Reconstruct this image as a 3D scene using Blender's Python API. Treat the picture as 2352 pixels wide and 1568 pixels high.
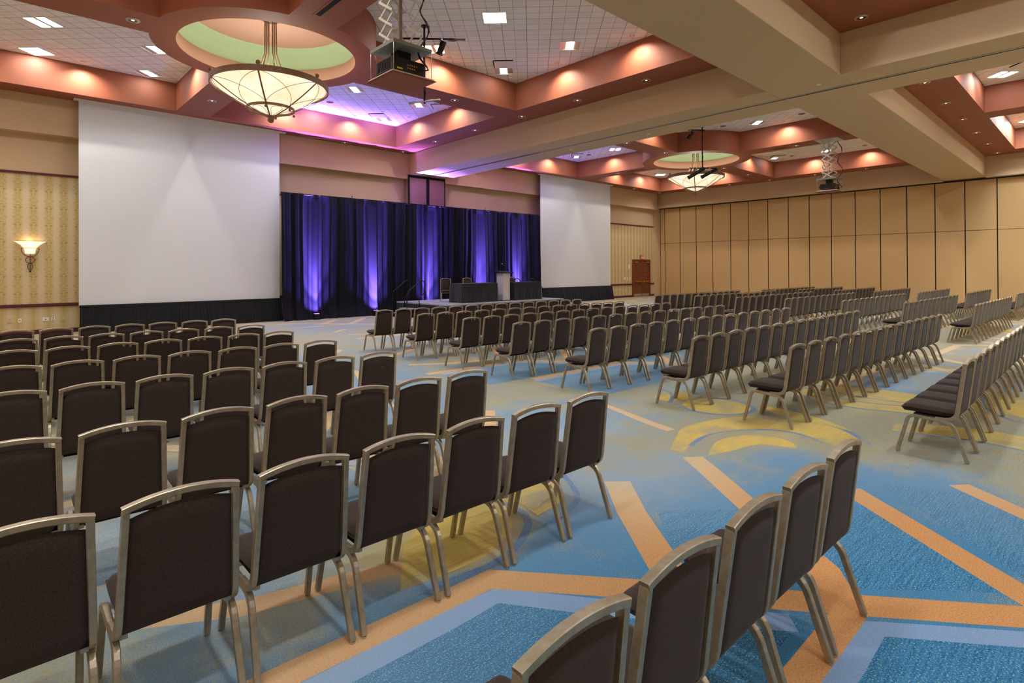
import bpy, bmesh, math, random
import numpy as np
from mathutils import Vector, Matrix
R = math.radians; PI = math.pi; TAU = 2*PI
rnd = random.Random(7)
for o in list(bpy.data.objects): bpy.data.objects.remove(o)
SC = bpy.context.scene; COL = SC.collection
# ---------------------------------------------------------------- camera
YAW, PITCH, ROLL, F, CY, HC = .75118, .00543, -.00499, 1293.28, 612.97, 1.8
fw = Vector((math.sin(YAW)*math.cos(PITCH), math.cos(YAW)*math.cos(PITCH), math.sin(PITCH)))
r0 = Vector((math.cos(YAW), -math.sin(YAW), 0)); u0 = r0.cross(fw)
rr = r0*math.cos(ROLL)+u0*math.sin(ROLL); uu = -r0*math.sin(ROLL)+u0*math.cos(ROLL)
cd = bpy.data.cameras.new('camera'); cam = bpy.data.objects.new('camera', cd); COL.objects.link(cam)
cd.sensor_width = 36; cd.sensor_fit = 'HORIZONTAL'; cd.lens = F/2352*36; cd.shift_y = (CY-784)/2352
cd.clip_start = .05; cd.clip_end = 200
M = Matrix.Identity(4)
for i, v in enumerate((rr, uu, -fw)):
    for j in range(3): M[j][i] = v[j]
M.translation = Vector((0, 0, HC)); cam.matrix_world = M
SC.camera = cam
# ---------------------------------------------------------------- world, exposure
SC.view_settings.view_transform = 'Standard'; SC.view_settings.look = 'None'
SC.view_settings.exposure = 0.6; SC.view_settings.gamma = 1; SC.view_settings.use_curve_mapping = False
W = bpy.data.worlds.new('world'); SC.world = W; W.use_nodes = True
W.node_tree.nodes['Background'].inputs[0].default_value = (1, .95, .88, 1)
W.node_tree.nodes['Background'].inputs[1].default_value = .02
TROF = 30.0      # radiance of the fluorescent diffusers
SPOT_W = 150.0    # coffer wall washers
ZS, ZT, ZB = 6.92, 7.79, 6.02   # soffit, tile, beam heights
YW = 21.5; XP = 34.1; XL = -4.0; YB = -12.0
# ---------------------------------------------------------------- colour / material helpers
def lin(c):
    if isinstance(c, str): c = tuple(int(c[i:i+2], 16) for i in (0, 2, 4))
    f = lambda v: v/12.92 if v <= .04045 else ((v+.055)/1.055)**2.4
    return tuple(f(v/255) for v in c)+(1,)
MATS = {}
def base(name, col='808080', rough=.6, metal=0, spec=.5, emit=None, es=0):
    m = bpy.data.materials.new(name); m.use_nodes = True
    b = m.node_tree.nodes['Principled BSDF']
    b.inputs['Base Color'].default_value = lin(col); b.inputs['Roughness'].default_value = rough
    b.inputs['Metallic'].default_value = metal; b.inputs['Specular IOR Level'].default_value = spec
    if emit: b.inputs['Emission Color'].default_value = lin(emit); b.inputs['Emission Strength'].default_value = es
    MATS[name] = m; return m
class NT:
    def __init__(s, m): s.t = m.node_tree; s.n = s.t.nodes; s.b = s.n.get('Principled BSDF')
    def add(s, kind, **kw):
        n = s.n.new('ShaderNode'+kind)
        for k, v in kw.items():
            if k.startswith('i_'): n.inputs[k[2:].replace('_', ' ')].default_value = v
            else: setattr(n, k, v)
        return n
    def l(s, a, b): s.t.links.new(a, b)
    def math(s, op, a, b=None, clamp=False):
        n = s.n.new('ShaderNodeMath'); n.operation = op; n.use_clamp = clamp
        for i, v in enumerate((a, b)):
            if v is None: continue
            if isinstance(v, (int, float)): n.inputs[i].default_value = v
            else: s.l(v, n.inputs[i])
        return n.outputs[0]
    def mix(s, f, a, b):
        n = s.n.new('ShaderNodeMix'); n.data_type = 'RGBA'
        if isinstance(f, (int, float)): n.inputs[0].default_value = f
        else: s.l(f, n.inputs[0])
        for i, v in ((6, a), (7, b)):
            if isinstance(v, (str, tuple)): n.inputs[i].default_value = lin(v)
            else: s.l(v, n.inputs[i])
        return n.outputs[2]
    def pos(s):
        g = s.n.new('ShaderNodeNewGeometry'); x = s.n.new('ShaderNodeSeparateXYZ'); s.l(g.outputs['Position'], x.inputs[0]); return g.outputs['Position'], x.outputs
    def noise(s, vec, scale, detail=2, rough=.5):
        n = s.add('TexNoise'); n.inputs['Scale'].default_value = scale; n.inputs['Detail'].default_value = detail; n.inputs['Roughness'].default_value = rough
        if vec is not None: s.l(vec, n.inputs['Vector'])
        return n.outputs['Fac']
    def ramp(s, f, lo, hi):
        n = s.add('MapRange'); s.l(f, n.inputs[0]); n.inputs[1].default_value = lo; n.inputs[2].default_value = hi; return n.outputs[0]
    def bump(s, h, st, d=.01):
        n = s.add('Bump'); n.inputs['Strength'].default_value = st; n.inputs['Distance'].default_value = d; s.l(h, n.inputs['Height']); s.l(n.outputs[0], s.b.inputs['Normal'])
def painted(name, col, rough=.75, sc=110, amt=.035, spec=.3):
    m = base(name, col, rough, spec=spec); t = NT(m); p, x = t.pos()
    n = t.noise(p, sc, 3); c = lin(col); 
    d = t.mix(t.ramp(n, .3, .7), tuple(int(v) for v in (255*np.array([(k/12.92 if 0 else k) for k in [0, 0, 0]]))), (0, 0, 0)) if 0 else None
    rgb = tuple(int(col[i:i+2], 16) for i in (0, 2, 4))
    lo = tuple(max(0, v*(1-amt)) for v in rgb); hi = tuple(min(255, v*(1+amt)) for v in rgb)
    t.l(t.mix(t.ramp(n, .35, .65), lo, hi), t.b.inputs['Base Color'])
    t.bump(t.noise(p, 260, 2), .08, .002)
    return m
m_beige = painted('beige_paint', 'CBB08C')
m_terra = painted('terracotta_paint', '99573C', .6, spec=.4)
m_peach = painted('peach_paint', 'CFA48E')
m_green = painted('pale_green_paint', 'B4CDA6')
m_white = base('white_plastic', 'E6E2D8', .4)
m_black = base('black_metal', '101010', .35, .3)
m_dark = base('dark_gap', '0A0807', .9)
m_chrome = base('chrome', 'C9C9C9', .15, 1)
m_alu = base('brushed_aluminium', 'B9B6AE', .35, .8)
m_bronze = painted('aged_bronze', '86684F', .55, 60, .12)
m_champ = base('champagne_frame', 'B5A78C', .34, .65)
m_wood = base('red_brown_wood', '6E2F20', .4)
m_woodw = base('mahogany_trim', '5A2226', .35)
m_lift = base('lift_grey_green', 'C8C9BC', .5, .1)
m_screen = base('screen_white', 'D8DEE2', .9, spec=.1)
def fabric(name, col, sc=900, amt=.35, rough=.9, sheen=.3):
    m = base(name, col, rough, spec=.15); t = NT(m); tc = t.add('TexCoord'); p = tc.outputs['Object']
    n = t.noise(p, sc, 2); rgb = tuple(int(col[i:i+2], 16) for i in (0, 2, 4))
    t.l(t.mix(t.ramp(n, .35, .65), tuple(v*(1-amt) for v in rgb), tuple(min(255, v*(1+amt)) for v in rgb)), t.b.inputs['Base Color'])
    t.b.inputs['Sheen Weight'].default_value = sheen; t.b.inputs['Sheen Roughness'].default_value = .4
    t.bump(n, .25, .002); return m
m_uph = fabric('brown_upholstery', '352A25', 420, .3, sheen=.14)
m_drape = fabric('black_drape', '1E1E22', 200, .3)
m_drapeb = fabric('backdrop_drape', '17161E', 200, .2, sheen=0)
m_linen = fabric('black_linen', '2A2A2E', 300, .3)
def m_metalnoise():
    t = NT(m_champ); tc = t.add('TexCoord'); n = t.noise(tc.outputs['Object'], 25, 3)
    t.l(t.mix(t.ramp(n, .3, .7), '9C8D74', 'B0A289'), t.b.inputs['Base Color'])
m_metalnoise()
def mk_wood(m, a, b):
    t = NT(m); p, x = t.pos(); mp = t.add('Mapping'); t.l(p, mp.inputs[0]); mp.inputs['Scale'].default_value = (30, 30, 2.5)
    n = t.noise(mp.outputs[0], 1.5, 5, .6); t.l(t.mix(t.ramp(n, .3, .7), a, b), t.b.inputs['Base Color'])
mk_wood(m_wood, '5E2317', '93442B'); m_panelw = base('burl_panel', '70402A', .4); mk_wood(m_panelw, '4E2A18', '7E4E2F')
# ceiling tile: two-foot panels laid on the diagonal, scored at one foot
def mk_tile():
    m = base('ceiling_tile', 'E6E4E0', .85, spec=.2); t = NT(m); p, x = t.pos()
    s = .61; k = 1/(math.sqrt(2)*s)
    u = t.math('MULTIPLY', t.math('ADD', x[0], x[1]), k); v = t.math('MULTIPLY', t.math('SUBTRACT', x[0], x[1]), k)
    v = t.math('ADD', v, .14)
    def line(a, mul, w):
        f = t.math('FRACT', t.math('MULTIPLY', a, mul)); d = t.math('MINIMUM', f, t.math('SUBTRACT', 1.0, f)); return t.math('LESS_THAN', d, w)
    fine = t.math('MAXIMUM', line(u, 2, .022), line(v, 2, .022)); main = t.math('MAXIMUM', line(u, 1, .011), line(v, 1, .011))
    wn = t.add('TexWhiteNoise'); cb = t.add('CombineXYZ')
    t.l(t.math('FLOOR', t.math('MULTIPLY', u, 2)), cb.inputs[0]); t.l(t.math('FLOOR', t.math('MULTIPLY', v, 2)), cb.inputs[1]); t.l(cb.outputs[0], wn.inputs['Vector'])
    c = t.mix(t.math('MULTIPLY', wn.outputs['Value'], .6), 'F6F5F2', 'E8E5E0')
    c = t.mix(t.ramp(t.noise(p, 300, 2), .45, .75), c, 'D6D2CA')
    c = t.mix(t.math('MULTIPLY', fine, .6), c, 'A09488'); c = t.mix(t.math('MULTIPLY', main, .9), c, '85776C')
    t.l(c, t.b.inputs['Base Color'])
    t.bump(t.math('SUBTRACT', 1.0, fine), .6, .01); return m
m_tile = mk_tile()
# wallpapers (striped damask above the chair rail, plain stripes below)
def mk_paper(name, damask):
    m = base(name, 'B8A476', .8, spec=.2); t = NT(m); p, x = t.pos(); per = .345
    ph = t.math('MULTIPLY', t.math('SUBTRACT', x[0], .49), TAU/per); s = t.math('MULTIPLY', t.math('ADD', t.math('COSINE', ph), 1), .5)
    s = t.ramp(s, .2, .85)
    c = t.mix(s, 'BDA66E', 'CDBD9A')
    if damask:
        cb = t.add('CombineXYZ'); t.l(t.math('MULTIPLY', t.math('ABSOLUTE', t.math('SUBTRACT', t.math('FRACT', t.math('MULTIPLY', t.math('SUBTRACT', x[0], .49), 1/per)), .5)), per), cb.inputs[0])
        t.l(t.math('MULTIPLY', t.math('FRACT', t.math('DIVIDE', x[2], .5)), .5), cb.inputs[2])
        n1 = t.noise(cb.outputs[0], 14, 2, .5); band = t.math('ABSOLUTE', t.math('SUBTRACT', n1, .5))
        k = t.math('LESS_THAN', band, .035); k2 = t.ramp(n1, .53, .58)
        c = t.mix(t.math('MULTIPLY', k2, t.math('SUBTRACT', .9, s)), c, 'AA8C50'); c = t.mix(t.math('MULTIPLY', k, .55), c, 'CBBB90')
    else:
        s2 = t.math('MULTIPLY', t.math('ADD', t.math('COSINE', t.math('MULTIPLY', ph, 3)), 1), .5); c = t.mix(t.math('MULTIPLY', s2, .35), c, 'D2C49C')
    t.l(c, t.b.inputs['Base Color']); return m
m_paperU = mk_paper('damask_wallpaper', True); m_paperL = mk_paper('striped_wallpaper', False)
def mk_part():
    m = base('partition_fabric', 'BE9462', .9, spec=.1); t = NT(m); p, x = t.pos(); mp = t.add('Mapping'); t.l(p, mp.inputs[0]); mp.inputs['Scale'].default_value = (1, 8, 60)
    n = t.noise(mp.outputs[0], 8, 3); t.l(t.mix(t.ramp(n, .3, .7), 'C09E6C', 'D0B07E'), t.b.inputs['Base Color']); return m
m_part = mk_part()
# carpet
def carpet(name, kind):
    m = base(name, '8A8078', .95, spec=.08); t = NT(m); p, x = t.pos()
    fine = t.noise(p, 210, 2, .75); spk = t.noise(p, 105, 3, .8); big = t.noise(p, 1.5, 4, .65)
    def streak(rot, sx, sy):
        mp = t.add('Mapping'); t.l(p, mp.inputs[0]); mp.inputs['Rotation'].default_value = (0, 0, R(rot)); mp.inputs['Scale'].default_value = (sx, sy, 1); return t.noise(mp.outputs[0], 1.2, 2, .6)
    weave = streak(48, 3, 75); weft = streak(-42, 6, 60)
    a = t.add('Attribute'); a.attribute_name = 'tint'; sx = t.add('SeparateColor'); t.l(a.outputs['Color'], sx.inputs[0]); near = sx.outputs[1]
    c = t.mix(t.ramp(weave, .4, .6), '988555', '9A947A'); c = t.mix(t.math('MULTIPLY', t.ramp(weft, .5, .6), .6), c, '7F8CA2')
    c = t.mix(t.math('MULTIPLY', t.ramp(fine, .45, .6), .5), c, 'B5AB7C')
    blue = t.math('ADD', t.math('MULTIPLY', sx.outputs[2], .8), t.math('MULTIPLY', t.math('SUBTRACT', big, .5), 1.7)); yel = t.math('ADD', sx.outputs[0], t.math('MULTIPLY', t.math('SUBTRACT', big, .5), .8))
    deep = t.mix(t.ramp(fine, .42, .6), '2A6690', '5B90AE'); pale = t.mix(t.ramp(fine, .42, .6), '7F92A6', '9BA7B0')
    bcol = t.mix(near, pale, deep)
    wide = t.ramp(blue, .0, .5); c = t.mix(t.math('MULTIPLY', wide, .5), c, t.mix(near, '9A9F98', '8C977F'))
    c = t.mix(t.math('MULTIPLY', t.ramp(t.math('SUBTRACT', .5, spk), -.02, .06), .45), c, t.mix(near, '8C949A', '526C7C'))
    c = t.mix(t.ramp(t.math('SUBTRACT', blue, t.math('MULTIPLY', t.math('SUBTRACT', spk, .25), 2.4)), -.25, .0), c, bcol)
    ym = t.ramp(t.math('SUBTRACT', yel, spk), -.15, .1); c = t.mix(t.math('MULTIPLY', ym, .7), c, 'C2A75C')
    if kind != 'base':
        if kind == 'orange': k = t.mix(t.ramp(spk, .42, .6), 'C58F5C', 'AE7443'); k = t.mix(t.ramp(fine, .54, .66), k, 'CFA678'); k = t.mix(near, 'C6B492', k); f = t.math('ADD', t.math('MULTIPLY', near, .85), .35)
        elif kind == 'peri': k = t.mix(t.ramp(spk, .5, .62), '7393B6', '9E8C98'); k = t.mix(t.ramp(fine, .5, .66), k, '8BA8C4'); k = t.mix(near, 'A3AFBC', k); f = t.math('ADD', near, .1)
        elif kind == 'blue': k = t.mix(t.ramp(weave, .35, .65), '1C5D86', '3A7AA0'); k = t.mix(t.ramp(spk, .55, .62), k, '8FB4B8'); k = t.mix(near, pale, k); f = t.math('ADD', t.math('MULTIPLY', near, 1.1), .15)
        elif kind == 'yellow': k = t.mix(t.ramp(weave, .35, .65), 'CBAE5A', 'B79C52'); k = t.mix(t.math('MULTIPLY', t.ramp(fine, .52, .66), .6), k, 'D6C286'); f = .95
        else: k = t.mix(t.ramp(spk, .45, .65), '54749E', '8295AA'); f = .85
        if not isinstance(f, float): f = t.ramp(t.math('SUBTRACT', t.math('ADD', f, t.math('MULTIPLY', t.math('SUBTRACT', big, .5), 1.2)), t.math('MULTIPLY', spk, .5)), 0, .35)
        else: f = t.math('MULTIPLY', t.ramp(t.math('ADD', big, t.math('MULTIPLY', spk, -.35)), .12, .36), f)
        c = t.mix(f, c, k)
    t.l(c, t.b.inputs['Base Color']); t.bump(fine, .5, .004); return m
CARP = {k: carpet('carpet_'+k, k) for k in ('base', 'orange', 'peri', 'blue', 'yellow', 'line')}
# ---------------------------------------------------------------- mesh builder
class MB:
    def __init__(s): s.v = []; s.f = []; s.m = []; s.s = []
    def add(s, vs, fs, mi=0, sm=False):
        o = len(s.v); s.v += [tuple(v) for v in vs]
        for f in fs: s.f.append(tuple(i+o for i in f)); s.m.append(mi); s.s.append(sm)
        return s
    def box(s, x0, x1, y0, y1, z0, z1, mi=0):
        vs = [(x, y, z) for z in (z0, z1) for y in (y0, y1) for x in (x0, x1)]
        return s.add(vs, [(0, 2, 3, 1), (4, 5, 7, 6), (0, 1, 5, 4), (2, 6, 7, 3), (0, 4, 6, 2), (1, 3, 7, 5)], mi)
    def prism(s, poly, z0, z1, mi=0, top=True, bot=True):
        n = len(poly); vs = [(x, y, z0) for x, y in poly]+[(x, y, z1) for x, y in poly]
        fs = [(i, (i+1) % n, n+(i+1) % n, n+i) for i in range(n)]
        if bot: fs.append(tuple(reversed(range(n))))
        if top: fs.append(tuple(range(n, 2*n)))
        return s.add(vs, fs, mi)
    def sweep(s, pts, prof, side=None, closed=False, mi=0, sm=False, caps=True):
        # prof: list of (a,b) offsets; a along side vector, b along normal = tangent x side
        pts = [Vector(p) for p in pts]; n = len(pts); k = len(prof); vs = []
        for i, p in enumerate(pts):
            if closed: t0 = (p-pts[i-1]).normalized(); t1 = (pts[(i+1) % n]-p).normalized()
            else:
                t0 = (p-pts[i-1]).normalized() if i else (pts[1]-p).normalized(); t1 = (pts[i+1]-p).normalized() if i < n-1 else t0
            t = (t0+t1).normalized(); c = max(.35, math.sqrt(max(0, (1+t0.dot(t1))/2)))
            if side is not None: sd = Vector(side); sd = (sd-t*sd.dot(t)).normalized()
            else:
                ref = Vector((0, 0, 1)) if abs(t.z) < .95 else Vector((0, 1, 0)); sd = t.cross(ref).normalized()
            nm = t.cross(sd).normalized()
            for a, b in prof: vs.append(p+sd*a+nm*(b/c if side is not None else b))
        fs = []; m_ = n if closed else n-1
        for i in range(m_):
            for j in range(k): fs.append((i*k+j, i*k+(j+1) % k, ((i+1) % n)*k+(j+1) % k, ((i+1) % n)*k+j))
        if not closed and caps: fs.append(tuple(reversed(range(k)))); fs.append(tuple((n-1)*k+j for j in range(k)))
        return s.add(vs, fs, mi, sm)
    def tube(s, pts, r, n=8, closed=False, mi=0):
        return s.sweep(pts, [(r*math.cos(TAU*j/n), r*math.sin(TAU*j/n)) for j in range(n)], None, closed, mi, True)
    def bar(s, pts, w, th, side, closed=False, mi=0, bev=.003):
        a, b = w/2, th/2; e = min(bev, a*.6, b*.6)
        return s.sweep(pts, [(-a+e, -b), (a-e, -b), (a, -b+e), (a, b-e), (a-e, b), (-a+e, b), (-a, b-e), (-a, -b+e)], side, closed, mi)
    def lathe(s, prof, c=(0, 0, 0), n=32, mi=0, sm=True):
        k = len(prof); vs = []
        for i in range(n):
            a = TAU*i/n
            for r, z in prof: vs.append((c[0]+r*math.cos(a), c[1]+r*math.sin(a), c[2]+z))
        fs = [(i*k+j, ((i+1) % n)*k+j, ((i+1) % n)*k+j+1, i*k+j+1) for i in range(n) for j in range(k-1)]
        return s.add(vs, fs, mi, sm)
    def cyl(s, c, r, h, n=16, mi=0, r2=None):
        r2 = r if r2 is None else r2
        s.lathe([(1e-4, 0), (r, 0)], c, n, mi, False); s.lathe([(r, 0), (r2, h)], c, n, mi, True); return s.lathe([(r2, h), (1e-4, h)], c, n, mi, False)
    def ball(s, c, r, n=12, mi=0, sz=1):
        return s.lathe([(max(1e-4, r*math.sin(PI*j/8)), -r*sz*math.cos(PI*j/8)) for j in range(9)], c, n, mi)
    def build(s, name, mats, parent=None, loc=None, bevel=0, seg=2):
        me = bpy.data.meshes.new(name); me.from_pydata(s.v, [], s.f)
        for m in (mats if isinstance(mats, (list, tuple)) else [mats]): me.materials.append(m)
        me.polygons.foreach_set('material_index', s.m); me.polygons.foreach_set('use_smooth', s.s); me.update()
        if bevel:
            bm = bmesh.new(); bm.from_mesh(me); bmesh.ops.remove_doubles(bm, verts=bm.verts, dist=1e-5)
            es = [e for e in bm.edges if len(e.link_faces) == 2 and e.calc_face_angle(0) > R(30)]
            bmesh.ops.bevel(bm, geom=es, offset=bevel, segments=seg, affect='EDGES', profile=.6)
            bm.to_mesh(me); bm.free()
        return link(name, me, parent, loc)
def link(name, data, parent=None, loc=None):
    o = bpy.data.objects.new(name, data); COL.objects.link(o)
    if parent: o.parent = parent
    if loc: o.location = loc
    return o
def tag(o, label=None, cat=None, group=None, kind=None):
    if label: o['label'] = label
    if cat: o['category'] = cat
    if group: o['group'] = group
    if kind: o['kind'] = kind
    return o
def thing(name, label, cat, loc=(0, 0, 0), rz=0, group=None):
    o = link(name, None, None, loc); o.rotation_euler = (0, 0, rz); o.empty_display_size = .1
    return tag(o, label, cat, group)
def struct(o, label=None): o['kind'] = 'structure'; o['label'] = label or o.name.replace('_', ' '); return o
def copy_tree(o, parent=None):
    c = o.copy(); COL.objects.link(c); c.parent = parent
    for ch in KIDS.get(o.name, []): copy_tree(ch, c)
    return c
KIDS = {}
def kids(o):
    KIDS[o.name] = [c for c in bpy.data.objects if c.parent == o]
    for c in KIDS[o.name]: kids(c)
def arcpts(c, r, a0, a1, n): return [(c[0]+r*math.cos(a0+(a1-a0)*i/n), c[1]+r*math.sin(a0+(a1-a0)*i/n)) for i in range(n+1)]
def lamp(kind, name, loc, power, col=(1, 1, 1), parent=None, **kw):
    l = bpy.data.lights.new(name, kind); l.energy = power; l.color = col
    for k, v in kw.items(): setattr(l, k, v)
    return link(name, l, parent, loc)
def grid_mesh(nx, ny, fn, mb, mi=0, sm=True):
    vs = [fn(i/nx, j/ny) for j in range(ny+1) for i in range(nx+1)]
    mb.add(vs, [(j*(nx+1)+i, j*(nx+1)+i+1, (j+1)*(nx+1)+i+1, (j+1)*(nx+1)+i) for j in range(ny) for i in range(nx)], mi, sm)
def ordn(n): return ['first', 'second', 'third', 'fourth', 'fifth', 'sixth', 'seventh', 'eighth', 'ninth', 'tenth', 'eleventh', 'twelfth', 'thirteenth', 'fourteenth', 'fifteenth', 'sixteenth', 'seventeenth', 'eighteenth'][n]
# ================================================================= SETTING
#FLOOR
def make_floor():
    nx, ny = 318, 280
    xs = np.linspace(XL, XP, nx+1); ys = np.linspace(YB, YW, ny+1); X, Y = np.meshgrid(xs, ys)
    v = np.stack([X.ravel(), Y.ravel(), np.zeros(X.size)], 1); mb = MB()
    idx = np.arange((nx+1)*(ny+1)).reshape(ny+1, nx+1)
    f = np.stack([idx[:-1, :-1], idx[:-1, 1:], idx[1:, 1:], idx[1:, :-1]], -1).reshape(-1, 4)
    mb.v = [tuple(p) for p in v]; mb.f = [tuple(q) for q in f]; mb.m = [0]*len(f); mb.s = [False]*len(f)
    lv = [0]
    def up(): lv[0] += 1; return .0005+.000003*lv[0]
    def strip(pts, w, mi, d=(0, 0)):
        q = []
        for a, b in zip(pts[:-1], pts[1:]):
            m_ = max(1, int(math.hypot(b[0]-a[0], b[1]-a[1])/.3)); q += [(a[0]+(b[0]-a[0])*i/m_, a[1]+(b[1]-a[1])*i/m_) for i in range(m_)]
        pts = q+[pts[-1]]
        z = up(); P = [Vector((p[0]+d[0], p[1]+d[1])) for p in pts]; L = []; Rr = []
        for i, p in enumerate(P):
            t = ((P[min(i+1, len(P)-1)]-P[max(i-1, 0)])).normalized(); n = Vector((-t.y, t.x))*w/2; L.append(p+n); Rr.append(p-n)
        n = len(P); mb.add([(q.x, q.y, z) for q in L+Rr], [(i, n+i, n+i+1, i+1) for i in range(n-1)], mi)
    def smooth(pts, n=6):
        P = [Vector(p) for p in pts]; out = []
        for i in range(len(P)-1):
            a, b, c, d = P[max(i-1, 0)], P[i], P[i+1], P[min(i+2, len(P)-1)]
            for k in range(n):
                t = k/n; out.append(.5*((2*b)+(c-a)*t+(2*a-5*b+4*c-d)*t*t+(3*b-a-3*c+d)*t**3))
        out.append(P[-1]); return [(p.x, p.y) for p in out]
    def poly(pts, mi, d=(0, 0)):
        z = up(); a = 0
        for i in range(len(pts)): a += pts[i-1][0]*pts[i][1]-pts[i][0]*pts[i-1][1]
        q = pts if a > 0 else pts[::-1]; mb.add([(x+d[0], y+d[1], z) for x, y in q], [tuple(range(len(q)))], mi)
    O, PE, BL, YE, LI = 1, 2, 3, 4, 5
    def angular(d):
        poly([(.2, 2.36), (2.05, 2.33), (2.45, 1.78), (3.03, 1.1), (.2, 1.1)], BL, d)
        strip([(.2, 2.38), (2.07, 2.35), (2.4, 1.88), (3.0, 1.13)], .15, PE, d)
        poly([(.9, .76), (3.2, .79), (3.62, .28), (3.62, -.6), (.9, -.6)], BL, d)
        strip([(.9, .84), (3.24, .84), (3.7, .28), (4.1, -.25)], .13, PE, d)
        strip([(1.0, .96), (3.4, .96)], .15, O, d)
        strip([(.0, 2.56), (2.14, 2.5)], .17, O, d); strip([(2.1, 2.56), (2.62, 1.93), (3.45, .9), (4.4, -.27)], .2, O, d)
        poly([(3.66, 2.35), (4.12, 1.94), (3.75, 1.45), (3.22, 1.7), (3.1, 1.84)], BL, d)
        poly([(4.45, 1.85), (4.88, 1.3), (4.1, .45), (3.58, 1.0)], BL, d)
        poly([(5.45, 1.35), (5.75, .8), (4.6, -.4), (4.2, .2)], BL, d)
        strip([(4.95, 2.78), (4.72, 2.49), (4.25, 1.93), (3.68, 1.22), (3.3, .98)], .2, O, d)
        strip([(3.92, 2.9), (3.5, 2.46), (3.05, 1.92), (2.66, 1.45)], .22, O, d)
        strip([(5.15, 1.5), (4.18, .37), (3.9, .02)], .2, O, d)
        strip([(5.9, .9), (4.9, -.3)], .18, O, d)
        strip([(5.6, 3.4), (5.68, 3.7), (6.04, 4.77)], .13, O, d); poly([(5.62, 3.75), (5.35, 4.2), (5.6, 4.75), (5.95, 4.6)], BL, d)
        strip([(.3, 3.62), (1.0, 3.2), (2.0, 2.95)], .16, O, d); strip([(.3, 4.5), (.8, 4.95), (1.6, 5.4)], .14, O, d)
        strip([(2.2, 3.0), (2.5, 3.5), (3.0, 4.3)], .15, O, d)
    def swirl(d):
        out = smooth([(5.0, 3.05), (5.4, 3.22), (5.83, 3.36), (6.55, 3.22), (7.03, 2.85), (7.12, 2.31), (6.77, 1.86)])
        inn = smooth([(6.3, 1.95), (6.47, 2.38), (6.37, 2.7), (5.9, 2.95), (5.32, 2.98), (5.0, 2.9)])
        poly(out+inn, YE, d); strip(smooth([(5.25, 2.97), (5.6, 3.02), (5.95, 2.97), (6.37, 2.7), (6.47, 2.38), (6.31, 2.05)]), .055, LI, d)
        strip(smooth([(7.5, 2.8), (7.2, 2.45), (7.0, 2.08), (6.7, 1.8), (6.55, 1.72)]), .06, LI, d)
        poly(smooth([(7.5, 3.1), (7.35, 2.5), (7.0, 2.0), (7.12, 2.4), (7.1, 2.8), (7.4, 3.15)]), YE, d)
        poly(smooth([(5.1, 2.7), (5.6, 2.85), (6.05, 2.72), (6.15, 2.4), (5.95, 2.2), (5.8, 2.5), (5.4, 2.6)]), YE, d)
        poly([(7.02+.42*math.cos(a*TAU/28), 3.6+.42*math.sin(a*TAU/28)) for a in range(28)], YE, d)
        strip([(7.02+.46*math.cos(R(a)), 3.6+.46*math.sin(R(a))) for a in range(150, 400, 8)], .055, LI, d)
        poly(smooth([(7.5, 4.2), (7.0, 4.5), (6.8, 4.2), (7.1, 4.05)]), YE, d); strip(smooth([(7.45, 4.75), (7.3, 4.46), (7.08, 4.27), (6.75, 4.12)]), .06, LI, d)
        a1 = smooth([(8.35, 1.75), (8.2, 2.3), (8.25, 2.7), (8.5, 3.1)]); a2 = smooth([(9.05, 3.2), (8.7, 2.75), (8.62, 2.28), (8.75, 1.9)])
        poly(a1+a2, YE, d); strip(a1, .06, LI, d); strip(a2, .05, LI, d)
        b1 = smooth([(9.0, 1.85), (8.95, 2.28), (9.02, 2.71), (9.4, 3.15)]); b2 = smooth([(9.8, 3.1), (9.4, 2.7), (9.25, 2.3), (9.3, 1.85)]); poly(b1+b2, YE, d); strip(b1, .05, LI, d)
        c1 = smooth([(10.2, 2.95), (10.7, 2.25), (11.66, 1.98), (12.45, 1.98)]); c2 = smooth([(12.4, 2.2), (11.7, 2.34), (11.1, 2.65), (10.7, 3.0)]); poly(c1+c2, YE, d); strip(c1, .06, LI, d)
        e1 = smooth([(7.3, 1.7), (7.46, 1.28), (7.5, .92), (7.42, .5)]); e2 = smooth([(8.0, .5), (8.1, .95), (7.95, 1.4), (7.7, 1.75)]); poly(e1+e2, YE, d); strip(e1, .06, LI, d)
        strip(smooth([(8.6, .4), (8.9, .9), (9.6, 1.2), (10.6, 1.3)]), .05, LI, d); g1 = smooth([(8.8, .4), (9.1, .8), (9.7, 1.08), (10.6, 1.15)]); g2 = smooth([(10.5, .8), (9.9, .7), (9.5, .4)]); poly(g1+g2, YE, d)
    angular((0, 0)); swirl((0, 0))
    for i, j in ((0, 1), (0, 2), (0, 3), (1, 1), (1, 2), (1, 3), (2, 1), (2, 2), (2, 3), (3, 1), (3, 2), (3, 3), (4, 2), (4, 3), (2, 0), (3, 0), (4, 0), (4, 1), (1, -1), (2, -1), (0, -1)):
        d = (i*7.2-1.6*(j % 2), j*5.6)
        if not (i == 0 and j == 1): angular(d)
        if not (i, j) in ((1, 0), (0, -1)) and not (i < 2 and j > 0): swirl((d[0]+.2, d[1]-.3))
    poly(smooth([(1.7, 2.75), (2.3, 2.72), (2.75, 2.95), (2.8, 3.3), (2.45, 3.45), (2.0, 3.2)]), YE); strip(smooth([(1.75, 2.68), (2.35, 2.62), (2.85, 2.9), (2.9, 3.35), (2.6, 3.6)]), .06, LI)
    poly(smooth([(2.95, 2.9), (3.35, 3.0), (3.6, 3.45), (3.3, 3.6), (3.05, 3.3)]), YE); strip(smooth([(2.9, 2.75), (3.4, 2.9), (3.75, 3.4)]), .05, LI)
    angular((-1.2, 4.6)); angular((9.5, .4)); angular((-6.5, 1.5))
    o = mb.build('floor', [CARP[k] for k in ('base', 'orange', 'peri', 'blue', 'yellow', 'line')])
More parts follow.
